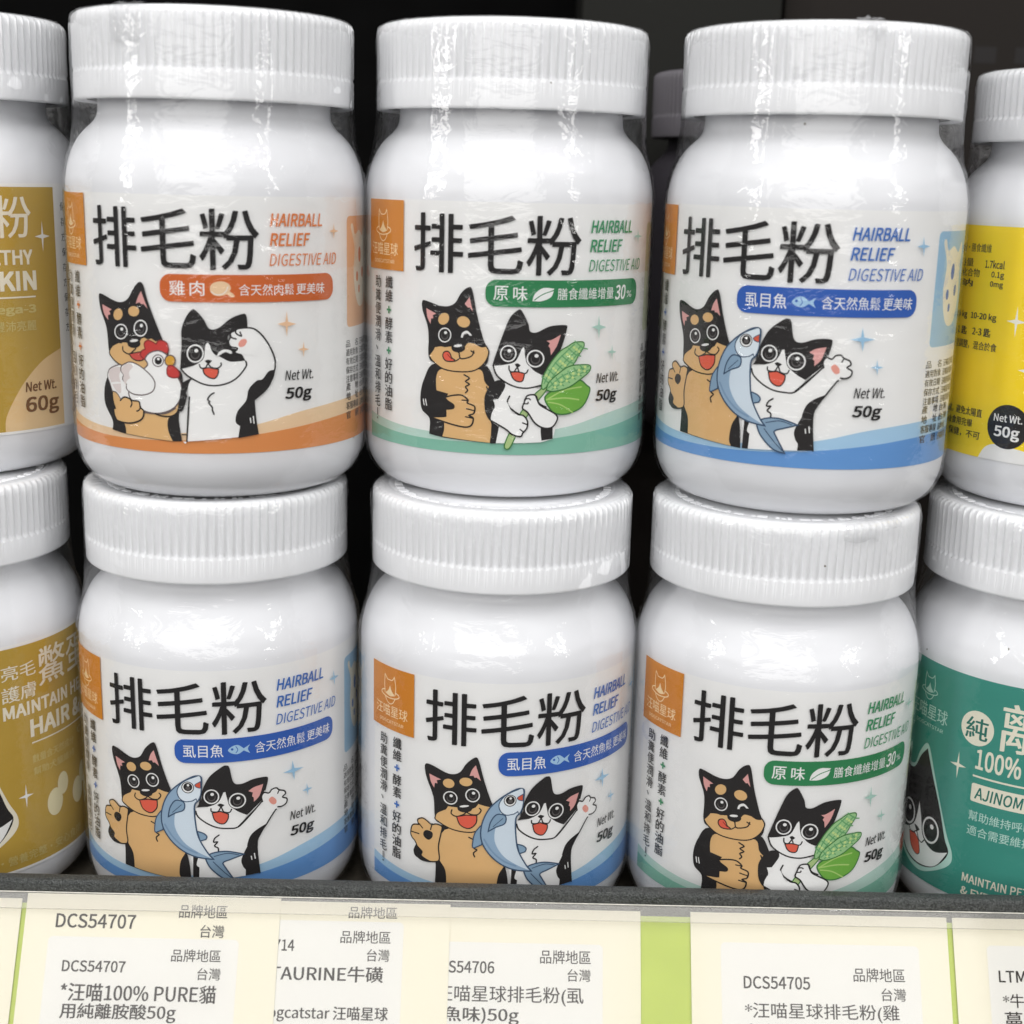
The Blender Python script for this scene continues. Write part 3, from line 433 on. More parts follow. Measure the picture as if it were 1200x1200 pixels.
  ('S','cornlite','40.66,33.2 40.62,33.05 40.5,32.95 40.33,32.92 40.16,32.96 40.03,33.07 39.98,33.22 40.02,33.36 40.14,33.47 40.3,33.5 40.48,33.45 40.61,33.34',None,.2),
  ('S','corn','33.18,25.49 33.71,26.94 35.77,28.72 38.12,30.11 41.03,30.37 43.26,30.07 43.1,28.79 41.16,27.42 38.28,25.71 35.12,24.9 33.58,25.04','leafline',.2),
  ('L','cornline','33.56,25.67 36.97,28.32 42.82,29.91',None,.2),
  ('L','cornline','34.34,25.29 38.21,27.55 43.08,29.16',None,.2),
  ('L','cornline','33.89,27.12 34.7,26.01 35.62,25.36',None,.2),
  ('S','cornlite','35.38,26.61 35.34,26.47 35.23,26.36 35.07,26.33 34.92,26.37 34.8,26.48 34.75,26.63 34.79,26.77 34.9,26.88 35.05,26.91 35.21,26.87 35.33,26.76',None,.2),
  ('S','cornlite','35.29,25.74 35.25,25.61 35.14,25.52 34.99,25.49 34.83,25.53 34.71,25.62 34.67,25.75 34.71,25.88 34.82,25.97 34.97,26 35.13,25.96 35.24,25.87',None,.2),
  ('L','cornline','35.18,27.79 36,26.67 36.94,26.02',None,.2),
  ('S','cornlite','36.69,27.27 36.66,27.13 36.54,27.02 36.39,26.99 36.23,27.03 36.11,27.14 36.06,27.29 36.1,27.44 36.21,27.54 36.36,27.57 36.52,27.53 36.64,27.42',None,.2),
  ('S','cornlite','36.6,26.4 36.57,26.27 36.45,26.18 36.3,26.15 36.14,26.19 36.02,26.29 35.97,26.41 36.01,26.54 36.12,26.63 36.28,26.66 36.44,26.62 36.56,26.53',None,.2),
  ('L','cornline','36.49,28.45 37.33,27.32 38.29,26.67',None,.2),
  ('S','cornlite','38.04,27.92 38,27.78 37.88,27.67 37.72,27.64 37.56,27.69 37.44,27.8 37.39,27.94 37.43,28.09 37.54,28.19 37.7,28.23 37.86,28.18 37.99,28.07',None,.2),
  ('S','cornlite','37.95,27.05 37.91,26.92 37.79,26.83 37.63,26.8 37.47,26.84 37.35,26.94 37.3,27.07 37.34,27.2 37.45,27.29 37.61,27.31 37.78,27.27 37.9,27.18',None,.2),
  ('L','cornline','37.83,29.1 38.69,27.97 39.67,27.31',None,.2),
  ('S','cornlite','39.41,28.57 39.37,28.42 39.25,28.32 39.09,28.29 38.92,28.33 38.8,28.44 38.75,28.59 38.79,28.74 38.9,28.84 39.07,28.87 39.23,28.83 39.36,28.71',None,.2),
  ('S','cornlite','39.32,27.69 39.28,27.56 39.16,27.47 39,27.45 38.83,27.49 38.71,27.59 38.66,27.72 38.7,27.84 38.81,27.93 38.98,27.96 39.15,27.92 39.27,27.82',None,.2),
  ('L','cornline','39.2,29.75 40.08,28.61 41.09,27.94',None,.2),
  ('S','cornlite','40.83,29.2 40.79,29.06 40.66,28.95 40.49,28.92 40.32,28.97 40.19,29.08 40.14,29.23 40.18,29.38 40.3,29.48 40.47,29.51 40.64,29.46 40.77,29.35',None,.2),
  ('S','cornlite','40.73,28.32 40.69,28.2 40.57,28.11 40.4,28.08 40.23,28.13 40.1,28.22 40.05,28.36 40.09,28.48 40.21,28.57 40.38,28.6 40.55,28.56 40.68,28.46',None,.2),
  ('L','cornline','40.6,30.38 41.52,29.24 42.56,28.56',None,.2),
  ('S','cornlite','42.28,29.83 42.24,29.68 42.12,29.58 41.94,29.55 41.76,29.6 41.63,29.71 41.58,29.86 41.62,30.01 41.74,30.11 41.92,30.14 42.1,30.09 42.23,29.98',None,.2),
  ('S','cornlite','42.19,28.95 42.15,28.83 42.02,28.74 41.85,28.71 41.67,28.76 41.54,28.86 41.48,28.99 41.53,29.11 41.65,29.2 41.82,29.23 42,29.18 42.14,29.08',None,.2),
  ('S','white','30.79,24.06 31.59,22.22 33.32,21.09 35.29,19.92 35.72,18.8 34.6,17.17 32.69,17.04 30.77,18.18 29.23,20.4 28.1,21.31 28.36,22.41 28.6,23.15 29.13,24.06','ink',.26),
  ('L','ink','28.37,22.3 29.17,22.31 29.24,22.6',None,.22),
  ('L','ink','28.49,23.26 29.33,23.4 29.7,23.15',None,.22),
  ('L','ink','30.79,24.06 31.58,22.4 33.12,21.53',None,.26),
  ('S','white','21.62,18.49 24.57,16.85 26.05,15.77 27.89,15.23 28.24,15.97 29.13,17.08 29.28,18.56 28.32,19.84 27.04,20.09 25.94,20.37 24.43,22.91 22.28,21.38',None,.2),
  ('L','ink','21.62,18.49 24.57,16.85 26.05,15.66 27.82,15.23 28.31,16.05 29.13,17.08 29.2,18.56 28.33,19.73 27.11,20.02 25.92,21.03',None,.26),
  ('L','ink','29.11,17.82 28.18,18.19',None,.22),
  ('L','ink','28.53,16.16 27.67,16.78',None,.22),
  ('S','starP','45.07,40.77! 45.44,38.67! 47.29,38.12! 45.49,37.74! 45.33,35.66! 44.96,37.76! 43.24,38.3! 44.92,38.69!',None,.2),
  ('S','starP','49.26,34.33! 49.53,32.95! 50.86,32.55! 49.57,32.34! 49.47,30.97! 49.19,32.36! 47.95,32.75! 49.16,32.97!',None,.2),
  ('S','starP','57.21,58.75! 57.58,57.43! 59.33,57.09! 57.64,56.84! 57.53,55.52! 57.16,56.85! 55.64,57.17! 57.1,57.44!',None,.2)],
 'fish': [
  ('S','ink','5.89,15.4! 8.49,15.27! 20.29,14.42! 22.68,14.25! 21.83,20.9 17.92,30.58 8.29,29.8 5.91,29.12 2.73,25.68 .45,22.3 .85,20.45 4.42,20.08 5.94,20.51',None,.2),
  ('S','tan','8.66,15.38! 8.35,19.01 6.53,22.48 8.1,28.67 14.93,29.52 18.95,27.81 21.44,20.85! 20.38,18.9 19.98,15.92 20.49,14.44!',None,.2),
  ('S','ink','5.72,31.14 5.25,36.07 3.4,40.66 3.11,43.38 4.86,43.54 8.81,42.27 11.26,42.86 12.81,45.13 14.56,46.69 15.49,46.23 16.68,41.9 17.77,38.45 18.8,35.69! 18.64,32.1 16.26,29.68 11.59,29.12 7.09,30.01',None,.2),
  ('S','pink','4.18,41.4! 7.05,40.58! 6.03,40.19! 6.22,39.48! 5.58,39.48! 5.43,38.3! 4.56,39.67',None,.2),
  ('S','pink','14.91,44.95! 16.06,41.39! 15.12,42.12! 14.68,42.01! 14.42,42.49! 13.59,42.35! 14.09,43.82',None,.2),
  ('S','tan','5.71,31.25! 6.24,32.5 8.24,33.77! 8.74,34.63! 10.89,34.69! 12.72,33.8! 14.97,35.13! 15.58,36.02! 17.13,35.6! 18.62,35.32! 18.93,33.92 17.86,31.3 15.39,29.39 13.1,28.86 9.47,29.21 6.09,30.63','ink',.22),
  ('S','tan','10.19,40.09 10.07,39.54 9.63,39.1 8.99,38.89 8.31,38.96 7.77,39.31 7.53,39.83 7.67,40.39 8.14,40.83 8.81,41.04 9.48,40.96 9.98,40.61',None,.2),
  ('S','tan','14.2,40.79 13.94,40.3 13.38,39.95 12.65,39.84 11.94,40 11.46,40.39 11.34,40.9 11.62,41.39 12.22,41.74 12.96,41.85 13.64,41.68 14.09,41.29',None,.2),
  ('S','white','11.04,36.78 10.88,35.93 10.32,35.25 9.49,34.93 8.59,35.06 7.86,35.59 7.54,36.4 7.72,37.26 8.34,37.94 9.21,38.25 10.09,38.12 10.75,37.58','ink',.12),
  ('S','ink','10.71,36.74 10.58,36.06 10.13,35.52 9.46,35.27 8.74,35.37 8.17,35.8 7.91,36.44 8.05,37.13 8.54,37.67 9.24,37.92 9.94,37.82 10.48,37.38',None,.2),
  ('S','eyegrey','10.22,36.52 10.14,36.1 9.86,35.76 9.43,35.6 8.99,35.66 8.63,35.93 8.48,36.33 8.56,36.76 8.86,37.1 9.29,37.26 9.74,37.19 10.07,36.92',None,.2),
  ('S','ink','10.07,36.67 10.01,36.29 9.77,35.99 9.41,35.85 9.04,35.91 8.74,36.15 8.61,36.52 8.68,36.9 8.93,37.2 9.29,37.34 9.66,37.28 9.95,37.04',None,.2),
  ('S','white','9.89,37.16 9.86,36.99 9.73,36.85 9.54,36.78 9.35,36.81 9.2,36.91 9.13,37.08 9.17,37.25 9.3,37.38 9.49,37.45 9.68,37.42 9.83,37.32',None,.2),
  ('S','white','16.01,38 15.85,37.12 15.3,36.44 14.48,36.12 13.61,36.27 12.92,36.83 12.62,37.66 12.79,38.54 13.38,39.23 14.23,39.54 15.08,39.39 15.73,38.83','ink',.12),
  ('S','ink','15.68,37.97 15.56,37.27 15.11,36.72 14.46,36.47 13.76,36.58 13.21,37.03 12.97,37.7 13.11,38.4 13.58,38.95 14.25,39.2 14.94,39.08 15.46,38.63',None,.2),
  ('S','eyegrey','15.2,37.75 15.12,37.31 14.84,36.97 14.43,36.81 14,36.88 13.66,37.16 13.51,37.58 13.59,38.02 13.89,38.36 14.3,38.52 14.73,38.45 15.06,38.16',None,.2),
  ('S','ink','15.06,37.91 14.99,37.51 14.76,37.2 14.41,37.07 14.05,37.13 13.76,37.39 13.64,37.77 13.7,38.16 13.95,38.47 14.3,38.61 14.66,38.54 14.93,38.28',None,.2),
  ('S','white','14.89,38.4 14.85,38.23 14.72,38.09 14.54,38.03 14.35,38.05 14.21,38.17 14.15,38.33 14.18,38.51 14.31,38.65 14.49,38.71 14.68,38.68 14.82,38.57',None,.2),
  ('S','ink','14.27,34.66 14.09,34.19 13.54,33.8 12.74,33.59 11.9,33.62 11.24,33.88 10.98,34.3 11.17,34.78 11.77,35.17 12.6,35.39 13.42,35.35 14.03,35.09',None,.2),
  ('S','white','13.56,35.27 13.45,35.12 13.1,34.95 12.59,34.81 12.06,34.73 11.64,34.73 11.46,34.82 11.57,34.98 11.94,35.15 12.46,35.3 12.99,35.37 13.39,35.37',None,.2),
  ('L','ink','9.74,33.83 9.6,32.9 10.82,32.39 12.53,33.17 12.97,33.65 14.19,33.24 15.55,33.39 16.27,34.37 15.88,34.87',None,.22),
  ('S','tongue','10.82,32.39! 13.02,33! 15.34,33.12! 15.24,31.37 14.19,30.09 13.02,29.84 11.58,30.58','ink',.2),
  ('L','ink','13.66,27.73 14.63,27.3',None,.22),
  ('L','ink','15.42,25.94 14.88,25.21 15.5,24.85 14.78,24.03 15.03,23.15',None,.24),
  ('S','tan','6.18,29.71 7.45,29.32 7.28,27.82 6.67,24.38 6.94,21.42 6.07,20.53 3.91,20.19 2.53,20.35! .88,23.89 -.15,24.88 -.58,25.95 -.07,27.93 1.61,28.54! 1.32,29.63 2.61,30.36 3.78,29.95 4.9,29.35','ink',.24),
  ('S','ink','.92,23.52! 2.71,22.27 2.6,21.12 5.1,20.19 2.17,19.98 .27,21.51',None,.2),
  ('S','ink','3.65,27.69 5.07,27.51 5.18,26.41 4.24,25.45 3.09,25.92 2.84,26.83',None,.2),
  ('L','ink','-.34,26.29 1.71,26.29',None,.22),
  ('L','ink','1.76,28.74 2.65,27.93',None,.22),
  ('L','ink','5.08,29.57 4.68,28.02',None,.22),
  ('S','white','24.39,14.35! 34.58,14.85! 37.88,15.03! 37.12,22.88 41.49,29.4 39.08,33.54 32.98,27.63 24.23,30.5 22.61,20.99',None,.2),
  ('S','ink','23.06,14.3! 24.39,14.35! 24.55,17.58! 23.94,18.24 24.36,20.46 23.23,20.33!',None,.2),
  ('S','ink','34.58,14.85! 34.65,16.3! 33.99,17.34 33.76,19.12 35.11,22.06! 35.08,22.42 35.8,24.42 37.26,25.73 39.6,26.81! 37.3,22.89! 37.77,15.02!',None,.2),
  ('L','white','35.92,19.43 36.05,18.61',None,.18),
  ('L','white','36.64,20 36.8,18.75',None,.18),
  ('S','ink','24.31,32.11! 25.46,34.15 25.68,36.29 27.27,39.21 29.93,41.47 30.94,41.8 31.5,41.21 32.26,37.77 34.02,37.1 36.69,37.91 39.43,38.01 39.89,37.4 39.29,35.29 38.41,32.47! 35.24,29.7! 29.31,30.21 27.04,32.16',None,.2),
  ('S','pink','38.92,36.5! 38.03,33.85 36.75,32.58! 36.74,33.63! 36.37,33.96! 36.58,34.84! 35.59,35.32! 36.83,36.08',None,.2),
  ('S','white','24.13,31.91! 27.03,32.33 29.09,33.37 30.17,35.55! 30.61,35.65! 30.83,34.54 31.43,32.47 33.1,30.81 35.25,29.59! 33.02,27.1 29.53,27.03 26.21,28.54 24.32,30.33',None,.2),
  ('L','ink','24.11,31.2 24.65,29.82 26.59,28.22 28.82,27.15 31.3,26.81 33.03,26.92 34.66,28.25 38.49,32.3',None,.26),
  ('L','ink','24.98,33.05 25.54,35.57 27.27,39.21 29.93,41.47 30.94,41.8 31.5,41.21 32.26,37.77 34.02,37.1 36.69,37.91 39.43,38.01 39.89,37.4 39.32,34.95',None,.22),
  ('S','white','29.35,34.79 29.18,33.87 28.58,33.16 27.71,32.85 26.81,33.02 26.1,33.64 25.8,34.53 25.98,35.46 26.59,36.18 27.46,36.49 28.36,36.31 29.05,35.69','ink',.12),
  ('S','ink','29,34.77 28.86,34.03 28.38,33.46 27.69,33.21 26.96,33.35 26.4,33.85 26.16,34.56 26.3,35.31 26.79,35.88 27.49,36.13 28.21,35.98 28.76,35.48',None,.2),
  ('S','eyegrey','28.48,34.55 28.4,34.09 28.1,33.73 27.66,33.58 27.21,33.66 26.86,33.97 26.71,34.42 26.8,34.89 27.1,35.24 27.54,35.4 27.99,35.31 28.33,35',None,.2),
  ('S','ink','28.33,34.72 28.26,34.31 28.01,33.99 27.64,33.85 27.26,33.93 26.97,34.21 26.84,34.61 26.91,35.03 27.17,35.35 27.53,35.49 27.91,35.41 28.2,35.13',None,.2),
  ('S','white','28.15,35.26 28.11,35.07 27.98,34.93 27.79,34.87 27.59,34.9 27.44,35.02 27.37,35.2 27.41,35.39 27.55,35.53 27.74,35.6 27.94,35.56 28.09,35.44',None,.2),
  ('S','white','35.11,33.45 34.92,32.48 34.25,31.73 33.3,31.42 32.3,31.62 31.53,32.28 31.2,33.23 31.4,34.21 32.06,34.95 33.02,35.27 34.01,35.06 34.78,34.4','ink',.12),
  ('S','ink','34.72,33.43 34.57,32.65 34.04,32.06 33.27,31.81 32.47,31.97 31.86,32.5 31.59,33.25 31.75,34.04 32.28,34.63 33.05,34.88 33.84,34.72 34.45,34.19',None,.2),
  ('S','eyegrey','34.15,33.21 34.05,32.72 33.72,32.35 33.24,32.19 32.74,32.29 32.36,32.62 32.2,33.1 32.29,33.59 32.63,33.96 33.1,34.11 33.6,34.01 33.98,33.68',None,.2),
  ('S','ink','33.98,33.39 33.9,32.95 33.62,32.62 33.22,32.48 32.8,32.57 32.48,32.87 32.34,33.3 32.42,33.74 32.7,34.07 33.1,34.21 33.52,34.12 33.84,33.82',None,.2),
  ('S','white','33.78,33.96 33.74,33.76 33.59,33.62 33.38,33.55 33.16,33.59 32.99,33.72 32.92,33.91 32.97,34.11 33.11,34.26 33.33,34.32 33.54,34.28 33.71,34.15',None,.2),
  ('S','ink','28.79,32.64! 29.4,32.97 30.38,32.58! 29.61,32.07',None,.2),
  ('L','ink','27.43,31.83 27.55,31.14 28.9,31.06 29.61,32.07 30.14,30.97 31.38,30.71 31.85,31.44',None,.22),
  ('S','tongue','27.68,30.79! 29.43,31.1! 31.13,30.34! 31.06,29.27 30.33,28.16 29.28,28.15 28.15,29.06','ink',.2),
  ('S','white','38.5,32.12! 38.57,33.52 39.02,34.41 40.4,34.35 41.57,35.01 42.51,34.26 43.98,33.65 43.99,32.6 44.51,31.56 43.88,30.5 42.83,30.31 41.49,29.4 39.72,29.7','ink',.01),
  ('L','ink','38.66,32.3 38.46,33.52 39.08,34.41 40.15,34.1 40.89,34.82 41.93,34.95 42.57,34.33 43.79,33.83 44.1,33.03 43.37,32.42 44.43,31.73 44.23,30.68 43.19,30.21 42.19,30.29',None,.26),
  ('L','ink','42.58,34.26 42.21,33.55',None,.22),
  ('L','ink','41.82,29.76 41.42,29.4 39.6,26.81 37.3,22.89 37.77,15.02',None,.26),
  ('L','ink','33.03,26.92 38.49,32.3',None,.22),
  ('S','pawpink','40.13,32.52 40.85,33.07 41.79,32.22 41.86,31.34 41.18,31.08 40.44,31.66',None,.2),
  ('L','ink','29.01,25.39 28.1,24.7 27.8,23.75 28.63,23.75 27.98,22.8 28.73,22.25 28.78,21.43',None,.24),
  ('S','fishfin','25.88,19.9! 27.45,21.06 30.63,21.33 34.37,20.23! 31.48,19.32 29.76,18.64 30.2,17.41 32.12,14.13! 29.67,14.83 26.96,17.47','fishline',.24),
  ('S','fishfin','24.33,26.4! 25.66,25.92 26.37,25.16 26.13,24.42! 24.86,24.05!','fishline',.22),
  ('S','fishfin','16.39,30.96! 14.98,28.8 14.51,25.83 14.87,25.32! 16.59,26.27!','fishline',.2),
  ('S','fishdark','25.27,39.59 23.61,39.47 20.67,37.64 18.03,34.9 16.5,31.15 16.42,27.52 17.93,24.43 20.58,21.84 23.81,20.22 27.73,19.54! 26.33,21.38 24.62,24.81 24.01,28.34 23.9,32.6 25.07,34.47 25.6,38.39','fishline',.24),
  ('S','fishlite','25.12,39.06 23.65,38.94 21.53,36.65 20.53,34.07 19.56,30.76 19.4,27.14 21.25,23.73 24.1,21.52 27.17,19.84! 26.15,21.37 24.44,24.79 23.82,28.32 23.71,32.59 24.89,34.46 25.37,38.02',None,.2),
  ('S','fishhead','25.39,39.43 23.99,39.39 21.43,38.06 20.18,36.18 20.5,34.43 21.75,33.48 23.45,33.7! 24.27,34.23! 24.58,33.55! 25.36,35.56','fishline',.18),
  ('L','fishmid','17.06,27.6 18.74,24.89 21.33,22.47 24.12,21.16',None,.3),
  ('S','fishfin','21.57,33.28 19.76,33.64 18.45,31.9 17.91,29.5! 19.57,30.58 21.49,31.49','fishline',.22),
  ('L','fishline','21.02,32.69 18.95,30.69',None,.12),
  ('S','white','23.82,37.02 23.7,36.36 23.26,35.84 22.64,35.61 21.98,35.73 21.46,36.17 21.24,36.8 21.37,37.47 21.82,37.99 22.46,38.21 23.11,38.09 23.61,37.66','ink',.14),
  ('S','ink','23.55,37.1 23.46,36.6 23.13,36.21 22.64,36.04 22.14,36.13 21.75,36.46 21.58,36.94 21.68,37.44 22.02,37.83 22.51,38.01 23.01,37.92 23.39,37.59',None,.2),
  ('S','eyegrey','23.12,36.79 23.07,36.55 22.89,36.37 22.63,36.29 22.36,36.32 22.15,36.48 22.06,36.7 22.12,36.93 22.3,37.12 22.56,37.2 22.83,37.16 23.04,37.01',None,.2),
  ('S','white','22.89,37.47 22.86,37.33 22.77,37.22 22.64,37.17 22.51,37.2 22.4,37.29 22.36,37.43 22.38,37.57 22.47,37.68 22.6,37.73 22.74,37.71 22.84,37.61',None,.2),
  ('S','beak','25.35,38.37! 24.12,37.57 24.53,36.97 25.35,36.79!','fishline',.14),
  ('L','fishline','27.86,20.27 30.67,20.87 33.16,20.23',None,.14),
  ('L','fishline','27.59,18.98 29.92,16.3 31.63,14.64',None,.14),
  ('S','starF','45.91,40.63! 46.42,38.65! 48.81,38.21! 46.5,37.77! 46.33,35.77! 45.82,37.76! 43.53,38.18! 45.74,38.65!',None,.2),
  ('S','starF','49.63,34.13! 49.95,32.79! 51.24,32.47! 50.01,32.19! 49.95,30.84! 49.63,32.19! 48.38,32.5! 49.58,32.79!',None,.2),
  ('S','starF','58.44,58.92! 58.89,57.29! 60.56,56.91! 58.99,56.56! 58.97,54.93! 58.52,56.56! 56.96,56.93! 58.42,57.29!',None,.2)],
}

# ------------------------------------------------------------------ jar parts (millimetres; jar stands on z = 0, front towards -Y)
H, HL, RL, RB = 100.5, 17.94, 30.0, 32.48
ZL = H - HL
BODY = [(21.5, -.3), (22.8, -.3), (23.4, 0), (25.2, .15), (27.4, .9), (29.4, 2.3), (30.9, 4.4), (31.9, 7.2), (32.3, 10.5), (32.41, 14), (32.41, 19), (32.41, 26), (32.41, 36), (32.41, 46), (32.41, 54), (32.41, 59.5), (32.41, 62.6), (32.41, 64.4), (32.33, 66.2), (32.05, 68), (31.5, 70.4), (30.6, 72.8),
        (29.3, 75.1), (27.8, 76.8), (26.4, 78.1), (25.4, 79.5), (25.05, 81), (25.0, 83.5)]
def smooth_prof(p, n=4):
    q = spline([(a, b, 0) for a, b in p], False, n); return q
def lid_mesh(name, r, hl, zl, ribs, seed):
    band = hl * .315; top = hl
    rows = [(r - 2.6, .35), (r - 1.0, 0), (r - .25, 0), (r - .02, .25), (r, .6), (r, band - .3), (r - .12, band - .02), (r - .4, band + .35), (r - .42, band + 1.0), (r - .44, top - 2.2), (r - .4, top - 1.25), (r - .62, top - .6), (r - 1.05, top - .2), (r - 1.7, top), (25.6 * r / 30, top), (25.2 * r / 30, top - .4), (20, top - .4), (10, top - .4), (1.2, top - .4)]
    amp = {7: .18, 8: .46, 9: .46, 10: .40, 11: .22, 12: .08}
    def rf(i, rr, z, a):
        b = math.cos(a * ribs); b = math.copysign(abs(b) ** .7, b)
        if i in (6, 7): z += .28 * math.cos(a * ribs)
        return rr + amp.get(i, 0) * b - (.02 if i in amp else 0), z + zl
    v, f = lathe(rows, ribs * 8, rf, False, True)
    rng = random.Random(seed)                           # raised ring of moulded marks on the top, worn and unreadable
    k = 0
    while k < 120:
        a0 = 2 * math.pi * k / 120; ln = rng.choice((1, 1, 2)) ; a1 = a0 + 2 * math.pi * (ln - .35) / 120
        ra, rb_ = 23.2 * r / 30, 25.0 * r / 30
        if rng.random() < .5: ra = 24.0 * r / 30
        o = len(v); z0, z1 = zl + top - .45, zl + top - .08
        for z in (z0, z1):
            for rr, a in ((ra, a0), (rb_, a0), (rb_, a1), (ra, a1)): v.append((rr * math.sin(a), -rr * math.cos(a), z))
        f += [(o + 4, o + 5, o + 6, o + 7), (o, o + 1, o + 5, o + 4), (o + 1, o + 2, o + 6, o + 5), (o + 2, o + 3, o + 7, o + 6), (o + 3, o, o + 4, o + 7)]; k += ln + rng.choice((0, 1))
    me = mesh_of(name, v, f, M_LID)
    try: me.set_sharp_from_angle(angle=R(50))
    except Exception: pass
    return me
def film_mesh(name, r, rb, zl, h, seed):
    k = r / 30.0; body = [(a * rb / RB, z * zl / ZL) for a, z in smooth_prof(BODY, 3) if 1.2 < z < 72.5]
    even = [body[0]]
    for q in body[1:]:                                  # even rows so that no crease shows where the shoulder begins
        m = int(math.hypot(q[0] - even[-1][0], q[1] - even[-1][1]) / 1.3) + 1; e = even[-1]
        even += [(e[0] + (q[0] - e[0]) * t / m, e[1] + (q[1] - e[1]) * t / m) for t in range(1, m + 1)]
    body = even
    prof = [(a + .62, z) for a, z in body] + [(31.0 * k, zl - 8.4), (30.5 * k, zl - 5), (30.3 * k, zl - 2), (r + .22, zl + .3), (r + .22, zl + 3), (r + .25, zl + 6), (r + .25, zl + 9), (r + .25, zl + 12), (r + .2, h - 3), (r + .1, h - 1.6), (r - .25, h - .5), (r - 1.0, h + .12), (r - 2.2, h + .16), (r - 4.0, h + .12)]
    n = 220
    def rf(i, rr, z, a):
        p = Vector((rr * math.sin(a), -rr * math.cos(a), z)); s = Vector((seed * 7.3, 0, 0))
        on_lid = z > zl + 1
        w = noise.noise(Vector((p.x * .16, p.y * .16, p.z * .35)) + s) * .16 + noise.noise(Vector((p.x * .55, p.y * .55, p.z * .8)) + s) * (.03 + .04 * max(0, min(1, (z - zl + 17) / 6)))
        if not on_lid: w += noise.noise(Vector((p.x * .24, p.y * .24, p.z * 1.1)) + s) * .3 * max(0, min(1, (z - zl + 17) / 6))
        if h - 4 < z: w += noise.noise(p * .95 + s) * .34
        fold = math.exp(-((a - 5.72 - .02 * math.sin(z * .35 + seed)) / .018) ** 2) + .7 * math.exp(-((a - .62 - .03 * math.sin(z * .22 + seed)) / .016) ** 2)
        if not on_lid: fold *= .3 + .7 * max(0, min(1, (z - zl + 24) / 10))
        return rr + max(-.16, w) + .22 * fold + (.05 if on_lid else .1), z
    v, f = lathe(prof, n, rf)
    return mesh_of(name, v, f, M_FILM)

WAVE_D = [(-40, 18), (-25, 16.6), (-17, 15.2), (-10, 14.3), (5, 13.5), (23, 13.8), (35, 14.6), (47, 15.8), (60, 17), (75, 17.6), (95, 17.8), (120, 17.8), (150, 18)]
WAVE_P = [(-40, 20.4), (-25, 18.8), (-17, 17.2), (-10, 16.3), (4.5, 15.2), (20, 15.2), (37, 16.8), (49, 19.2), (62, 20.4), (76, 20.8), (95, 20.6), (120, 20.4), (150, 20.4)]
ZT, ZB, S0, S1 = 63.9, 11.1, -14.2, 172.0
def wave(f, pts, key, s0, s1):
    q = [p for p in spline([(a, b, 0) for a, b in pts], False, 8) if s0 <= p[0] <= s1]
    q = [(s0, q[0][1])] + q + [(s1, q[-1][1])]
    f.poly([(s0, ZB)] + [(s1, ZB)] + q[::-1], key)
def logo_art(f, x, z, k, key):
    P = lambda t: [(x + a * k, z + b * k, c) for a, b, c in parse(t)]
    f.stroke(spline(P('-1.6,-1.2 -1.75,.6 -1.6,2.6! -.8,1.7! .6,1.75 1.3,2.6! 1.7,.5 1.55,-1.1'), False), .2 * k, key)
    f.stroke(spline(P('-1.6,-.6 -2.6,-1.0 -2.5,-1.6 -.6,-2.1 1.5,-1.9 2.6,-1.4 2.5,-.9 1.6,-.6'), False), .22 * k, key)
    f.stroke(spline(P('-1.5,-2.0 -.9,-2.9 0,-3.3 .9,-2.9 1.5,-2.0'), False), .2 * k, key)
    f.poly(spline(P('-1.5,-1.3! -.5,-.5 0,.6! .5,-.5 1.5,-1.3! 0,-1.7')), key)
PARTS_TEXT = ['品　名', '適用對象', '有效日期', '保存方式', '注意事項']
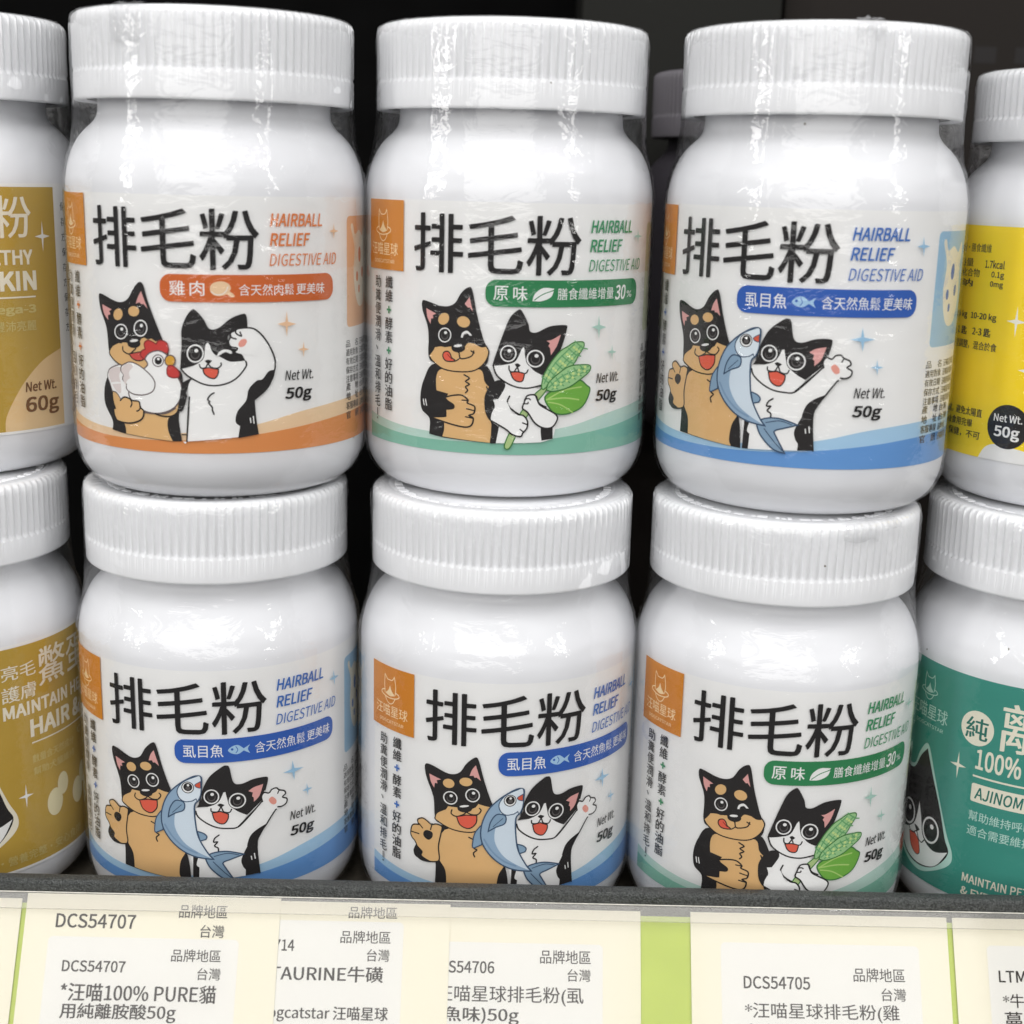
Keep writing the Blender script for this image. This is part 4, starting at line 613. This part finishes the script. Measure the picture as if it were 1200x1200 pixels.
def make_label(flavour):
    """paper label with its printed pieces: meshes shared by all jars of one flavour"""
    K = lambda s: flavour + '_' + s; out = {}
    f = Flat(0.0); f.rect(S0, ZB, S1, ZT, 'paper'); wave(f, WAVE_P, K('pale'), S0, S1); wave(f, WAVE_D, K('dark'), S0, S1)
    f.rect(62.5, 33.5, 110, 62, 'paper'); f.rect(64, 36, 86, 59.9, K('panel'), 1.2)
    f.poly(spline(parse('66,57.5 67,58.2 68.2,56 71,56.8 74,55.5 76,57.6 77.5,56 76.5,52 77.5,46 75,41 71,40.2 68.5,43 67.4,48 68,53')), 'cream')
    for (x, z, a, b) in ((71.5, 51.5, 1, 1.7), (69.6, 46.8, .7, 1.1), (71, 44, .6, .9), (74, 47.5, .9, 1.2)): f.disc(x, z, a, b, K('word'))
    for i, t in enumerate(PARTS_TEXT):
        z = 31.6 - i * 1.95; f.text(t, 63.5, z, 70, z + 1.6, 'text', .012); f.text('汪喵星球' + '原味貓狗'[: 1 + i % 3], 71, z, 79.5, z + 1.5, 'text', .01)
    for i, t in enumerate(('產　地', '地　址', '客服專線', '官　網')):
        z = 22.0 - i * 2.1; f.text(t, 63.5, z, 70, z + 1.7, 'text', .012); f.text(('台灣', '台灣', '品牌地區', '汪喵星球')[i], 71, z, 76 + i % 2, z + 1.5, 'text', .01)
    for i in range(7): z = 56.5 - i * 2.4; f.text(('全新配方', '膳食纖維', '天然酵素', '好的油脂', '化毛粉', '溫和排毛', '每日一匙')[i], 152, z, 160 + i % 3, z + 1.7, 'text', .012)
    for i in range(8): z = 36.5 - i * 2.3; f.text(PARTS_TEXT[i % 5], 152, z, 158.5, z + 1.6, 'text', .012)
    hh = f.h; out['label'] = f
    g = Flat(hh); g.rect(S0, 48.8, 0, ZT - .25, 'logo'); logo_art(g, -7.4, 58.6, 1.13, 'logoline'); g.text('汪喵星球', -12.6, 51.9, -1.8, 54.6, 'logoline', .004); g.text('DOGCATSTAR', -11.2, 50.2, -3.0, 51.0, 'logoline', .004); out['emblem'] = g
    g = Flat(hh); g.text('排毛粉', 3.2, 49.2, 40.0, 61.3, 'title', .012); out['title_lettering'] = g
    g = Flat(hh); wd = K('word')
    g.text('HAIRBALL', 42.5, 58.0, 55.4, 60.5, wd, .012, .16); g.text('RELIEF', 42.4, 54.05, 51.7, 56.55, wd, .012, .16); g.text('DIGESTIVE AID', 42.2, 49.95, 59.6, 52.45, wd, 0, .16); out['subtitle_lettering'] = g
    g = Flat(hh); g.rect(19.8, 42.6, 58.3, 48.2, K('pill'), 2.3)
    if flavour == 'chicken':
        g.text('雞', 21.8, 43.9, 25.0, 46.9, 'white', .012); g.text('肉', 26.0, 43.9, 28.9, 46.9, 'white', .012)
        g.poly(spline(parse('30.0,45.2 30.5,46.4 32.2,46.9 33.6,46.5 34.2,45.6 33.9,44.9! 34.7,44.3! 34.9,43.8 34.2,43.7 33.4,44.3! 32,43.9 30.6,44.2')), 'chicken_pale'); g.stroke(spline(parse('30.3,44.8 31.2,44.2 32.4,44.3 33.2,44.9 33.6,45.8'), False), .16, 'white')
        g.text('含天然肉鬆', 35.8, 44.0, 47.6, 46.3, 'white', .002); g.text('更美味', 48.1, 44.0, 55.7, 46.3, 'white', .011, .1)
    elif flavour == 'corn':
        g.text('原', 21.5, 43.9, 24.5, 46.9, 'white', .012); g.text('味', 25.6, 43.9, 28.5, 46.9, 'white', .012)
        g.poly(spline(parse('29.6,43.9! 30.1,45.4 31.8,46.6 34.2,46.5! 33.6,44.8 31.6,43.9')), 'white'); g.stroke(spline(parse('30,44.1 31.8,45.3 34,46.1 35,46.7'), False), .2, 'corn_pill')
        g.text('膳食纖維增量', 35.0, 44.1, 49.4, 46.6, 'white', .002); g.text('30', 49.9, 43.9, 53.6, 46.9, 'white', .012, .12); g.text('%', 54.0, 44.2, 56.0, 45.6, 'white')
    else:
        g.text('虱目魚', 21.7, 43.9, 30.4, 46.9, 'white', .008)
        g.poly(spline(parse('31.4,45.4 32.3,46.3 33.6,46.5 34.8,45.6! 36.2,46.4! 35.7,45.4 36.2,44.3! 34.8,45.1! 33.6,44.4 32.3,44.6')), 'fish_pale'); g.disc(32.3, 45.6, .28, .28, 'fish_pill'); g.stroke(spline(parse('33.1,44.7 33.5,45.4 33.1,46.2'), False), .16, 'fish_pill')
        g.text('含天然魚鬆', 37.3, 44.1, 49.4, 46.7, 'white', .002); g.text('更美味', 49.9, 44.1, 57.2, 46.6, 'white', .011, .1)
    out['flavour_banner'] = g
    g = Flat(hh); g.column('纖維+酵素+好的油脂', -6.3, -3.6, 47.6, 18.0, 'title', .017, K('word')); g.column('助糞便潤滑、溫和排毛！', -10.9, -8.3, 47.5, 15.4, 'title', .017); out['side_lettering'] = g
    g = Flat(hh); g.picture(PICTURES[flavour], K('star')); out['pet_picture'] = g
    g = Flat(hh); g.text('Net Wt.', 45.3, 26.1, 52.5, 28.2, 'title', .004, .14); g.text('50g', 45.2, 21.5, 51.9, 24.5, 'title', .016, .16); out['weight_lettering'] = g
    return {k: v.wrap(k, RB, 0) for k, v in out.items()}

BODY_ME = None
def body_mesh(name, rb, zl):
    v, f = lathe([(a * rb / RB, z * zl / ZL) for a, z in smooth_prof(BODY, 4)], 192, None, True, False); return mesh_of(name, v, f, M_BODY)
def jar_root(name, label, cat, x, y, z, group=None):
    o = bpy.data.objects.new(name, None); C.objects.link(o); o.location = Vector((x, y, z)) * MM; o['label'] = label; o['category'] = cat; o.empty_display_size = .02
    if group: o['group'] = group
    return o
B_ME = body_mesh('body', RB, ZL); L_ME = [lid_mesh('lid', RL, HL, ZL, 100, s) for s in (1,)]; F_ME = [film_mesh('shrink_film', RL, RB, ZL, H, s) for s in (1, 2, 3)]
LABELS = {k: make_label(k) for k in ('chicken', 'corn', 'fish')}
PRINTS = ('emblem', 'title_lettering', 'subtitle_lettering', 'flavour_banner', 'side_lettering', 'pet_picture', 'weight_lettering')
def fill_jar(root, lab, off, spin, film, dz=0, prints=PRINTS):
    link('body', B_ME, root); l = link('lid', L_ME[0], root); l.rotation_euler = (.0025 * math.sin(film * 2.1), .0025 * math.cos(film * 1.7), spin * 3)
    p = link('label', lab['label'], root); p.rotation_euler.z = off / RB; p.location.z = dz * MM
    for k in prints: link(k.split('#')[0], lab[k], p)
    f_ = link('shrink_film', F_ME[film % 3], root); f_.rotation_euler.z = .04 * film - .05
    return f_
def fray(parent, th, zc, w, h_, seed, rtop):
    """crumpled scrap of film left where the sleeve was sealed, hugging the lid"""
    nu, nv = 26, 20; V, F = [], []
    for j in range(nv):
        for i in range(nu):
            u, v_ = i / (nu - 1) - .5, j / (nv - 1) - .5
            edge = max(0, 1 - abs(u) * 2) * max(0, 1 - abs(v_) * 2)
            q = Vector((u * w * .45, v_ * h_ * .45, seed * 3.1)); a = th + u * w / 30 + noise.noise(q * 1.2) * .02
            z = zc + v_ * h_ + noise.noise(q * 1.5 + Vector((9, 0, 0))) * .7; lift = .15 + edge ** .5 * (abs(noise.noise(q * 1.7 + Vector((0, 5, 0)))) * 1.9 + .1)
            over = max(0, z - (H - .4)); r = RL + .32 + lift - over * 1.6; z = min(z, H + .25 + lift * .8)
            V.append((r * math.sin(a), -r * math.cos(a), z))
    for j in range(nv - 1):
        for i in range(nu - 1): F.append((j * nu + i, j * nu + i + 1, (j + 1) * nu + i + 1, (j + 1) * nu + i))
    link('film_scrap', mesh_of('film_scrap', V, F, M_SCRAP), parent)
M_SCRAP = film_material('crumpled_film', .07)
GRP = 'white hairball relief jars in shrink film'
JARS = [('chicken', -64.9, 3.13, H, -25.2, 'white jar with orange label showing a dog hugging a chicken beside a cat', 0),
        ('corn', .08, 10.3, H, -24.0, 'white jar of the upper row with green label showing a cat holding green corn', 0),
        ('fish', 67.7, 1.6, H, -40.9, 'white jar of the upper row with blue label showing a fish', .4),
        ('fish', -66.4, 1.57, 0, -23.5, 'white jar with blue fish label, standing under the orange chicken jar', 0),
        ('fish', 0, 0, 0, -18.8, 'white jar with blue fish label, standing under the upper green corn jar', -.5),
        ('corn', 65.1, -3.7, 0, -26.6, 'white jar with green corn label, standing on the shelf beside the teal jar', .8)]
for i, (fl, x, y, z, off, lb, dz) in enumerate(JARS):
    f_ = fill_jar(jar_root('supplement_jar', lb, 'jar', x, y, z, GRP), LABELS[fl], off, .021 * i, i, dz)
    for th, zc, w_, h_ in {0: ((-.35, H - 3.2, 7, 8),), 2: ((.06, H - .4, 6, 3.5),), 5: ((.22, H - 1.2, 9, 4.5), (.5, H - .2, 6, 3))}.get(i, ()): fray(f_, th, zc, w_, h_, i + th, 0)

# gold, teal and yellow neighbours cut by the frame
def four_star(f, x, z, rx, rz, key):
    q = .13; f.poly(spline([(x + a * rx, z + b * rz, 1) for a, b in ((0, 1), (q, q), (1, 0), (q, -q), (0, -1), (-q, -q), (-1, 0), (-q, q))]), key)
def cat_face(f, T, key_line, left=True):
    """tuxedo cat face with a pale sticker edge"""
    def S(t, k, ol=None, w=.3):
        q = spline([(*T(a, b), c) for a, b, c in parse(t)]); f.poly(q, k)
        if ol: f.stroke(q, w, ol, True)
    S('-39.2,43.5 -36,37 -33,30 -30.5,24 -28.5,20 -29,17 -33,14 -38,12 -43,13 -47,16 -50,20 -53,26 -54,33 -54,42 -52,43 -48,37.5 -44,37 -42,41', key_line)
    S('-39.3,42.4! -37,37.5 -33.5,30 -31,23 -29.6,19.5 -33,15 -38,13.2 -43,14 -46.5,17 -50,21 -52.5,27 -53.3,34 -52.8,41! -48,36.5 -44,36 -41.5,40', 'ink')
    S('-40.4,28.6! -39.2,25 -37.8,20.5 -34,18.5 -29.8,19.8! -33,15.2 -38,13.6 -43,14.4 -46.3,17.4 -49,20.5! -45,20.5 -41.5,23', 'white')
    S('-43.4,20.0! -41,20.2 -39.3,19.0! -38.6,16.3 -39.9,15.4 -42.2,16.8', 'tongue', 'ink', .2)
    S('-41.6,22.4! -40.4,22.3 -39.3,21.8! -40.4,21.0', 'ink')
    f.stroke(spline([(*T(a, b), 0) for a, b in ((-44, 21.3), (-43, 20.2), (-41.6, 20.2), (-40.4, 21), (-39.4, 19.4), (-38.2, 19.0), (-37.4, 19.9))], False), .28, 'ink')
    for ex, ez in ((-44.5, 24.6), (-35.6, 23.2)):
        for rx, rz, k in ((2.6, 3.3, 'white'), (2.15, 2.8, 'ink')): f.disc(*T(ex, ez), rx, rz, k)
        f.disc(*T(ex + .4, ez + 1.0), .55, .6, 'white')
def gold_label():
    f = Flat(0); f.rect(-26, 10.0, 110, 65, 'paper'); f.rect(-24, 10.6, 69.7, 64.2, 'gold')
    f.poly(spline(parse('53.6,10.6! 54,14 56.5,18.5 59.5,22.3 64,26 69.7,28.2! 69.7,10.6!')), 'goldcircle')
    for i in range(9): f.text('保存方式營養'[i % 3: i % 3 + 3], 72.0, 59 - i * 3.4, 76.6, 60.9 - i * 3.4, 'text', .012)
    hh = f.h; out = {'label': f}
    g = Flat(hh); g.text('亮毛', 24.7, 56.7, 33.3, 60.2, 'cream', .012); g.text('護膚', 24.5, 51.5, 33.2, 55.2, 'cream', .012); g.text('鱉蛋粉', 34.1, 53.2, 62.6, 62.3, 'cream', .012); out['title_lettering'] = g
    g = Flat(hh); g.text('MAINTAIN HEALTHY', 24.7, 47.6, 62.4, 50.6, 'cream', .018); g.text('HAIR & SKIN', 31.2, 41.9, 63.0, 46.0, 'cream', .02); g.rect(31.2, 40.2, 62.8, 40.55, 'cream')
    g.text('數量含天然成分', 31.1, 35.4, 45, 37.4, 'goldpale', .01); g.text('Omega-3', 47, 36.4, 62.6, 38.6, 'goldpale', .02); g.text('幫助犬貓維持', 31.2, 32.3, 45, 34.2, 'goldpale', .01); g.text('豐沛亮麗', 52.5, 32.9, 62.5, 35.2, 'goldpale', .01)
    g.text('加工・營養完整・安心食用', 16, 12.0, 46, 14.3, 'goldpale', .01); out['subtitle_lettering'] = g
    g = Flat(hh); four_star(g, 28.9, 28.0, 1.9, 3.0, 'white'); out['star_print#2'] = g
    g = Flat(hh); four_star(g, 65.6, 53.5, 2.2, 3.4, 'white')
    out['star_print'] = g
    for k, eggs in (('egg_picture', ((39.9, 27.2, 1.9, 2.8), (37.0, 23.6, 2.5, 3.4))), ('egg_picture#2', ((49.0, 26.6, 2.0, 2.8), (45.8, 23, 2.4, 3.3)))):
        g = Flat(hh); out[k] = g
        for x, z, a, b in eggs: g.disc(x, z, a, b, 'goldegg')
    g = Flat(hh); cat_face(g, lambda a, b: (a + 55.0, (b - 13.2) * 1.05 + 16.5), 'cream'); out['cat_picture'] = g
    g = Flat(hh); g.text('Net Wt.', 58.9, 19.2, 67.6, 21.3, 'brown', .014, .1); g.text('60g', 58.7, 13.6, 68.0, 17.9, 'brown', .014, .05); out['weight_lettering'] = g
    return {k: v.wrap(k, RB, 0) for k, v in out.items()}
def teal_label():
    f = Flat(0); f.rect(-62, 10.0, 60, 63.6, 'teal'); hh = f.h; out = {'label': f}
    g = Flat(hh); logo_art(g, -39.6, 57.6, 1.05, 'tealline'); g.text('汪喵星球', -46.2, 49.6, -33.0, 53.2, 'tealline', .004); g.text('DOGCATSTAR', -43.5, 47.6, -34, 48.5, 'tealline', .004); out['emblem'] = g
    g = Flat(hh); g.disc(-25.3, 51.9, 3.9, 4.1, 'cream'); g.text('純', -27.9, 49.3, -22.8, 54.4, 'tealdark', .022); g.text('離胺酸', -19.8, 48.2, 16.0, 59.6, 'cream', .012); out['title_lettering'] = g
    g = Flat(hh); g.text('100%', -24.7, 42.5, -14.8, 47.2, 'cream', .012); g.text('PURE', -13.2, 42.5, -3.4, 47.2, 'cream', .012); g.rect(-25.1, 40.5, 8, 40.95, 'cream'); g.rect(-25.1, 34.6, -6.4, 39.0, 'cream', .5); g.text('AJINOMOTO', -24.2, 35.4, -7.4, 38.2, 'tealdark', .01, .1)
    g.text('幫助維持呼吸道', -25.1, 30.0, -8.2, 32.4, 'tealline', .006); g.text('適合需要維持者', -25.1, 26.4, -8.2, 28.8, 'tealline', .006)
    g.text('MAINTAIN PET', -25.0, 14.7, -10.2, 16.7, 'cream', .012); g.text('& EYE', -25.0, 11.4, -18.6, 13.4, 'cream', .012); out['subtitle_lettering'] = g
    g = Flat(hh); four_star(g, -29.0, 41.9, 2.1, 3.3, 'cream'); out['star_print'] = g
    g = Flat(hh); cat_face(g, lambda a, b: (a * .93 - 1.6, b), 'tealline'); out['cat_picture'] = g
    return {k: v.wrap(k, RB, 0) for k, v in out.items()}
GL, TL = gold_label(), teal_label()
GP = ('title_lettering', 'subtitle_lettering', 'star_print', 'star_print#2', 'egg_picture', 'egg_picture#2', 'cat_picture', 'weight_lettering'); TP = ('emblem', 'title_lettering', 'subtitle_lettering', 'star_print', 'cat_picture')
GG = 'gold labelled jars stacked at the left edge'
fill_jar(jar_root('supplement_jar', 'white jar with gold label reading 60g, beside the orange chicken jar', 'jar', -132.8, 15.7, H, GG), GL, -30.0, .01, 7, 0, GP)
fill_jar(jar_root('supplement_jar', 'white jar with gold label showing pale eggs and MAINTAIN, standing on the shelf', 'jar', -133, 1.3, 0, GG), GL, 0, .03, 8, 0, GP)
fill_jar(jar_root('supplement_jar', 'white jar with teal label showing a cat face and 100%', 'jar', 130.8, 1.0, 0), TL, 0, .02, 9, 0, TP)
# the smaller yellow jar
YR, YB, YZ, YH = 28.0, 30.5, 79.0, 94.1
y_ = jar_root('supplement_jar', 'smaller white jar with bright yellow label of small black print', 'jar', 132.4, 8, H)
link('body', body_mesh('body', YB, YZ), y_); link('lid', lid_mesh('lid', YR, YH - YZ, YZ, 94, 5), y_); link('shrink_film', film_mesh('shrink_film', YR, YB, YZ, YH, 11), y_)
f = Flat(.05); f.rect(-75, 10.6, 60, 61.2, 'bright'); hh = f.h; fl_ = f
t_ = Flat(hh)
for s0, z0, s1, z1, tx in ((-48, 55.4, -33.1, 57.3, '營養成分・膳食纖維'), (-44, 52.2, -38.4, 54, '熱量'), (-34.5, 52.2, -29.2, 53.9, '1.7kcal'), (-47, 50.0, -36, 51.8, '碳水化合物'), (-32.4, 49.9, -29.1, 51.5, '0.1g'), (-43, 47.8, -38, 49.5, '鈉'), (-32.5, 47.9, -29.1, 49.4, '0mg'),
        (-45, 40.6, -38.8, 42.4, '5-10 kg'), (-37.4, 40.6, -29.9, 42.4, '10-20 kg'), (-42, 37.2, -38.4, 39, '1 匙'), (-36.4, 37.3, -31, 39.1, '2-3 匙'), (-46, 34.2, -29, 36.1, '依體型調整，混合於食'), (-46, 19.4, -31, 21.3, '陰涼處，避免太陽直'), (-46, 16.9, -33.5, 18.7, '開封後食用完畢'), (-46, 14.4, -31, 16.2, '僅供保健，不可')):
    t_.text(tx, s0, z0, s1, z1, 'text', .012)
w_ = Flat(hh); four_star(w_, -25.0, 41.3, 2.3, 3.4, 'white'); four_star(w_, -21.5, 31, 2, 3, 'white'); w_.rect(-22.5, 44, 30, 61.0, 'black'); w_.poly(spline(parse('-31,10.6! -29,13.5 -25,14.2 -15,12.6! 0,10.6!')), 'paper')
n_ = Flat(hh + .03); n_.disc(-24.4, 18.4, 4.9, 4.9, 'black'); n_.text('Net Wt.', -27.8, 19.4, -21.2, 21.0, 'white', .01); n_.text('50g', -27.4, 15.4, -21.6, 18.4, 'white', .016)
yl = link('label', fl_.wrap('label', YB, 0), y_); link('small_lettering', t_.wrap('small_lettering', YB, 0), yl); link('star_print', w_.wrap('star_print', YB, 0), yl); link('weight_lettering', n_.wrap('weight_lettering', YB, 0), yl)

# ------------------------------------------------------------------ jar behind and dark cartons at the back of the shelf
M_DIM = mat('painted_shade_lid', (96, 93, 98), .5, .3)  # the jar's shade is painted in as grey, body darker than lid
dj = jar_root('supplement_jar', 'dim grey jar with shade painted into its colours, behind the gap between two upper jars', 'jar', 69.5, 98, H - 2)
o = link('body', B_ME.copy(), dj); o.data.materials[0] = mat('painted_shade_body', (52, 49, 54), .5, .3)
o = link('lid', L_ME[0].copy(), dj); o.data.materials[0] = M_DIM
def carton(name, dims, rgb, label, marks=()):
    o = bevel_box(name, dims, [mat('card_' + name + str(rgb[0]), rgb, .7, .05)], .8); o['label'] = label; o['category'] = 'box'; o['group'] = 'dark cartons at the back of the shelf'
    if marks:
        f = Flat(.05)
        for m in marks: f.rect(*m, 'black')
        me = f.plane('printed_marks', Vector((0, dims[2], 0)), Vector((1, 0, 0)), Vector((0, 0, 1)), Vector((0, -1, 0))); link('printed_marks', me, o)
    return o
carton('carton', (84, 236, 150, 200, 150, 300), (40, 37, 35), 'charcoal carton at the back with three blurred black marks', ((145, 208, 152, 213), (158, 208, 170, 213), (176, 208, 184, 213)))
carton('carton', (20, 82, 142, 200, 100, 300), (36, 36, 34), 'grey green carton at the back behind the dim grey jar')
carton('carton', (0, 236, 165, 200, 0, 96), (28, 25, 23), 'low dark carton at the back behind the lower row of jars')

# ------------------------------------------------------------------ shelf, lip, back
def noise_mat(name, c1, c2, scale, rough, bump, dist=.0003, metallic=0):
    m = bpy.data.materials.new(name); m.use_nodes = True; nt = m.node_tree; b = nt.nodes['Principled BSDF']; N = nt.nodes.new; L = nt.links.new
    tc = N('ShaderNodeTexCoord'); n = N('ShaderNodeTexNoise'); n.inputs['Scale'].default_value = scale; n.inputs['Detail'].default_value = 3
    cr = N('ShaderNodeValToRGB'); cr.color_ramp.elements[0].color = lin(c1); cr.color_ramp.elements[1].color = lin(c2); cr.color_ramp.elements[0].position = .35; cr.color_ramp.elements[1].position = .68
    bp = N('ShaderNodeBump'); bp.inputs['Strength'].default_value = bump; bp.inputs['Distance'].default_value = dist
    L(tc.outputs['Object'], n.inputs['Vector']); L(n.outputs['Fac'], cr.inputs[0]); L(cr.outputs[0], b.inputs['Base Color']); L(n.outputs['Fac'], bp.inputs['Height']); L(bp.outputs[0], b.inputs['Normal'])
    b.inputs['Roughness'].default_value = rough; b.inputs['Metallic'].default_value = metallic
    return m
M_SHELF = noise_mat('hammered_grey_paint', (44, 46, 46), (86, 89, 87), 2600, .32, 1.0, .0005, .25)
M_BOARD = noise_mat('dark_shelf_paint', (78, 72, 62), (92, 86, 76), 500, .6, .3)
M_BACK = noise_mat('black_back_panel', (6, 6, 6), (9, 9, 9), 60, .85, .1)  # black paints in the shade of an unbuilt shelf above
M_BACK.node_tree.nodes['Principled BSDF'].inputs['Specular IOR Level'].default_value = .04
v, f = box(-420, 420, -38, 220, -1.2, -.32); sb = link('shelf_board', mesh_of('shelf_board', v, f, M_BOARD, False)); sb['kind'] = 'structure'
v, f = box(-420, 420, 205, 212, -1, 420); bk = link('back_panel', mesh_of('back_panel', v, f, M_BACK, False)); bk['kind'] = 'structure'
RZ = .009
def rot_z(o): o.rotation_euler.z = RZ
lip = bevel_box('shelf_lip', (-420, 420, -42.9, -39.4, -10, 20.35), [M_SHELF], 1.0, None, 4); rot_z(lip); lip['kind'] = 'structure'
# price rail tilted towards the shopper
TA = R(30); ax = Vector((math.cos(RZ), math.sin(RZ), 0)); bx = Vector((math.sin(RZ) * math.sin(TA), -math.cos(RZ) * math.sin(TA), -math.cos(TA))); nx = (bx.cross(ax)).normalized()
if nx.y > 0: nx = -nx
PO = Vector((0, -43.2, 17.6))
def on_rail(name, a0, a1, b0, b1, h0, h1, mats, parent=None, bev=0):
    v = []; 
    for h in (h0, h1):
        for b in (b0, b1):
            for a in (a0, a1): v.append(PO + ax * a + bx * b + nx * h)
    me = mesh_of(name, v, [(0, 2, 3, 1), (4, 5, 7, 6), (0, 1, 5, 4), (2, 6, 7, 3), (0, 4, 6, 2), (1, 3, 7, 5)], mats, False)
    bm = bmesh.new(); bm.from_mesh(me); bmesh.ops.recalc_face_normals(bm, faces=bm.faces[:])
    if bev: bmesh.ops.bevel(bm, geom=bm.edges[:], offset=bev * MM, segments=3, affect='EDGES', profile=.5)
    bm.to_mesh(me); bm.free(); return link(name, me, parent)
rail = bpy.data.objects.new('price_rail', None); C.objects.link(rail); rail['label'] = 'lime green price rail under the shelf lip with clear plastic cover'; rail['category'] = 'price rail'
M_LIME = noise_mat('lime_plastic', (180, 200, 62), (188, 208, 70), 80, .4, .05)
on_rail('backing', -420, 420, -1.2, 42, -3.2, -1.6, [M_LIME], rail)
m = bpy.data.materials.new('clear_cover'); m.use_nodes = True; nt = m.node_tree; nt.nodes.clear(); N = nt.nodes.new
out = N('ShaderNodeOutputMaterial'); mx = N('ShaderNodeMixShader'); tr = N('ShaderNodeBsdfTransparent'); gl = N('ShaderNodeBsdfGlossy'); fr = N('ShaderNodeFresnel'); gl.inputs['Roughness'].default_value = .06; fr.inputs[0].default_value = 1.4; tr.inputs[0].default_value = (.98, .976, .968, 1)
nt.links.new(fr.outputs[0], mx.inputs[0]); nt.links.new(tr.outputs[0], mx.inputs[1]); nt.links.new(gl.outputs[0], mx.inputs[2]); nt.links.new(mx.outputs[0], out.inputs[0])
on_rail('clear_cover', -420, 420, .1, 42, .25, .85, [m], rail)
mb = m.copy(); mb.name = 'painted_cover_haze'; tb = [q for q in mb.node_tree.nodes if q.type == 'BSDF_TRANSPARENT'][0]; dfb = mb.node_tree.nodes.new('ShaderNodeBsdfDiffuse'); dfb.inputs[0].default_value = (.85, .84, .80, 1); mxb = mb.node_tree.nodes.new('ShaderNodeMixShader'); mxb.inputs[0].default_value = .10
fin = [q for q in mb.node_tree.nodes if q.type == 'MIX_SHADER' and q != mxb][0]; ofs = [q for q in mb.node_tree.nodes if q.type == 'OUTPUT_MATERIAL'][0]
mb.node_tree.links.new(fin.outputs[0], mxb.inputs[1]); mb.node_tree.links.new(dfb.outputs[0], mxb.inputs[2]); mb.node_tree.links.new(mxb.outputs[0], ofs.inputs[0])
on_rail('cover_haze_strip', -420, 420, .1, 3.4, .95, 1.35, [mb], rail, .15)  # added milky strip, paints the brighter band the curved cover shows
M_EDGE = noise_mat('milky_plastic_edge', (196, 194, 184), (222, 220, 210), 420, .2, .5)
on_rail('cover_edge', -420, 420, -.2, .05, .45, .95, [M_EDGE], rail, .2)
INK.update(tagcream=(240, 236, 218), sticker=(236, 236, 233), tagtext=(58, 54, 52))
def price_tag(a0, a1, h, label, sticker, lines):
    t = on_rail('price_tag', a0, a1, -.7, 40, h - .12, h, [ink('tagcream')]); t['label'] = label; t['category'] = 'price tag'; t['group'] = 'cream price tags in the rail'
    if sticker:
        f = Flat(h + .03); s0, s1, b = sticker; f.rect(s0, -39, s1, -b, 'sticker', 1.0)
        me = f.plane('sticker', PO, ax, -bx, nx); s = link('sticker', me, t)
        f = Flat(h + .07)
        for tx, x0, b0, x1, b1, *bold in lines: f.text(tx, x0, -b0, x1, -b1, 'tagtext', bold[0] if bold else .008)
        link('lettering', f.plane('lettering', PO, ax, -bx, nx), t)
    return t
PL = '品牌地區'; TW = '台灣'
price_tag(-150, -100.7, -1.1, 'blank cream price tag at the left end of the rail', None, [])
price_tag(-99.4, -45.0, -.45, 'cream price tag reading DCS54707 with its refracted double printed above, and 100% PURE', (-94, -53.4, 8.9),
    [('DCS54707', -92.7, 7.1, -75.8, 4.25), (PL, -66.6, 4.65, -56.3, 1.9), (TW, -61.8, 8.6, -56.7, 6.0), ('DCS54707', -90.4, 16.0, -77.1, 13.75), (PL, -67.5, 13.6, -57, 11.05), (TW, -61.7, 17.2, -56.8, 14.75), ('*汪喵100% PURE貓', -90.2, 21.9, -57.5, 18.3), ('用純離胺酸50g', -89.9, 25.9, -65.6, 22.3), ('營養補充粉', -89.9, 30.4, -70, 27)])  # upper code, brand and origin lines are printed refraction ghosts of the lower
price_tag(-60, -8.5, -.75, 'cream price tag reading TAURINE, between two overlapping tags', (-58, -18.4, 4.6),
    [(PL, -30.3, 3.95, -19.9, 1.5), (PL, -31.8, 9.1, -21.1, 6.5), (TW, -26, 12.7, -21.2, 10.2), ('DCS54714', -53.7, 10.9, -41.6, 8.6), ('TAURINE牛磺', -46.3, 17.0, -22.4, 13.8), ('Dogcatstar 汪喵星球', -48.0, 25.1, -21, 21.9)])  # upper brand line is likewise a refraction ghost put in as print
price_tag(-20, 32.5, -1.05, 'cream price tag reading S54706, left of the lime gap', (-17, 24.4, 8.3),
    [(PL, 11, 12.4, 21.8, 9.6), (TW, 16.9, 15.9, 21.8, 13.4), ('DCS54706', -12.2, 14.6, 1.2, 12.2), ('*汪喵星球排毛粉(虱', -12.7, 20.9, 20.3, 17.1), ('目魚味)50g', -12.8, 24.9, 6.6, 21.4)])
price_tag(43.3, 98.7, -1.0, 'cream price tag reading DCS54705, right of the lime gap', (49.7, 92.3, 7.2),
    [('DCS54705', 54.5, 16.5, 68.6, 14.0), (PL, 78, 14.7, 89, 11.9), (TW, 83.8, 18.5, 89, 15.9), ('*汪喵星球排毛粉(雞', 54.6, 22.9, 87.4, 19.3), ('肉味)50g', 54.5, 27.2, 67, 23.6)])
price_tag(99.95, 150, -1.0, 'cream price tag beginning LTM at the right end of the rail', (107, 145, 6.7),
    [('LTM54701', 109.2, 14.2, 124, 11.8), ('*牛', 109.7, 19.3, 114.2, 16.5), ('蔓越莓', 109.8, 23.7, 122, 20.1)])
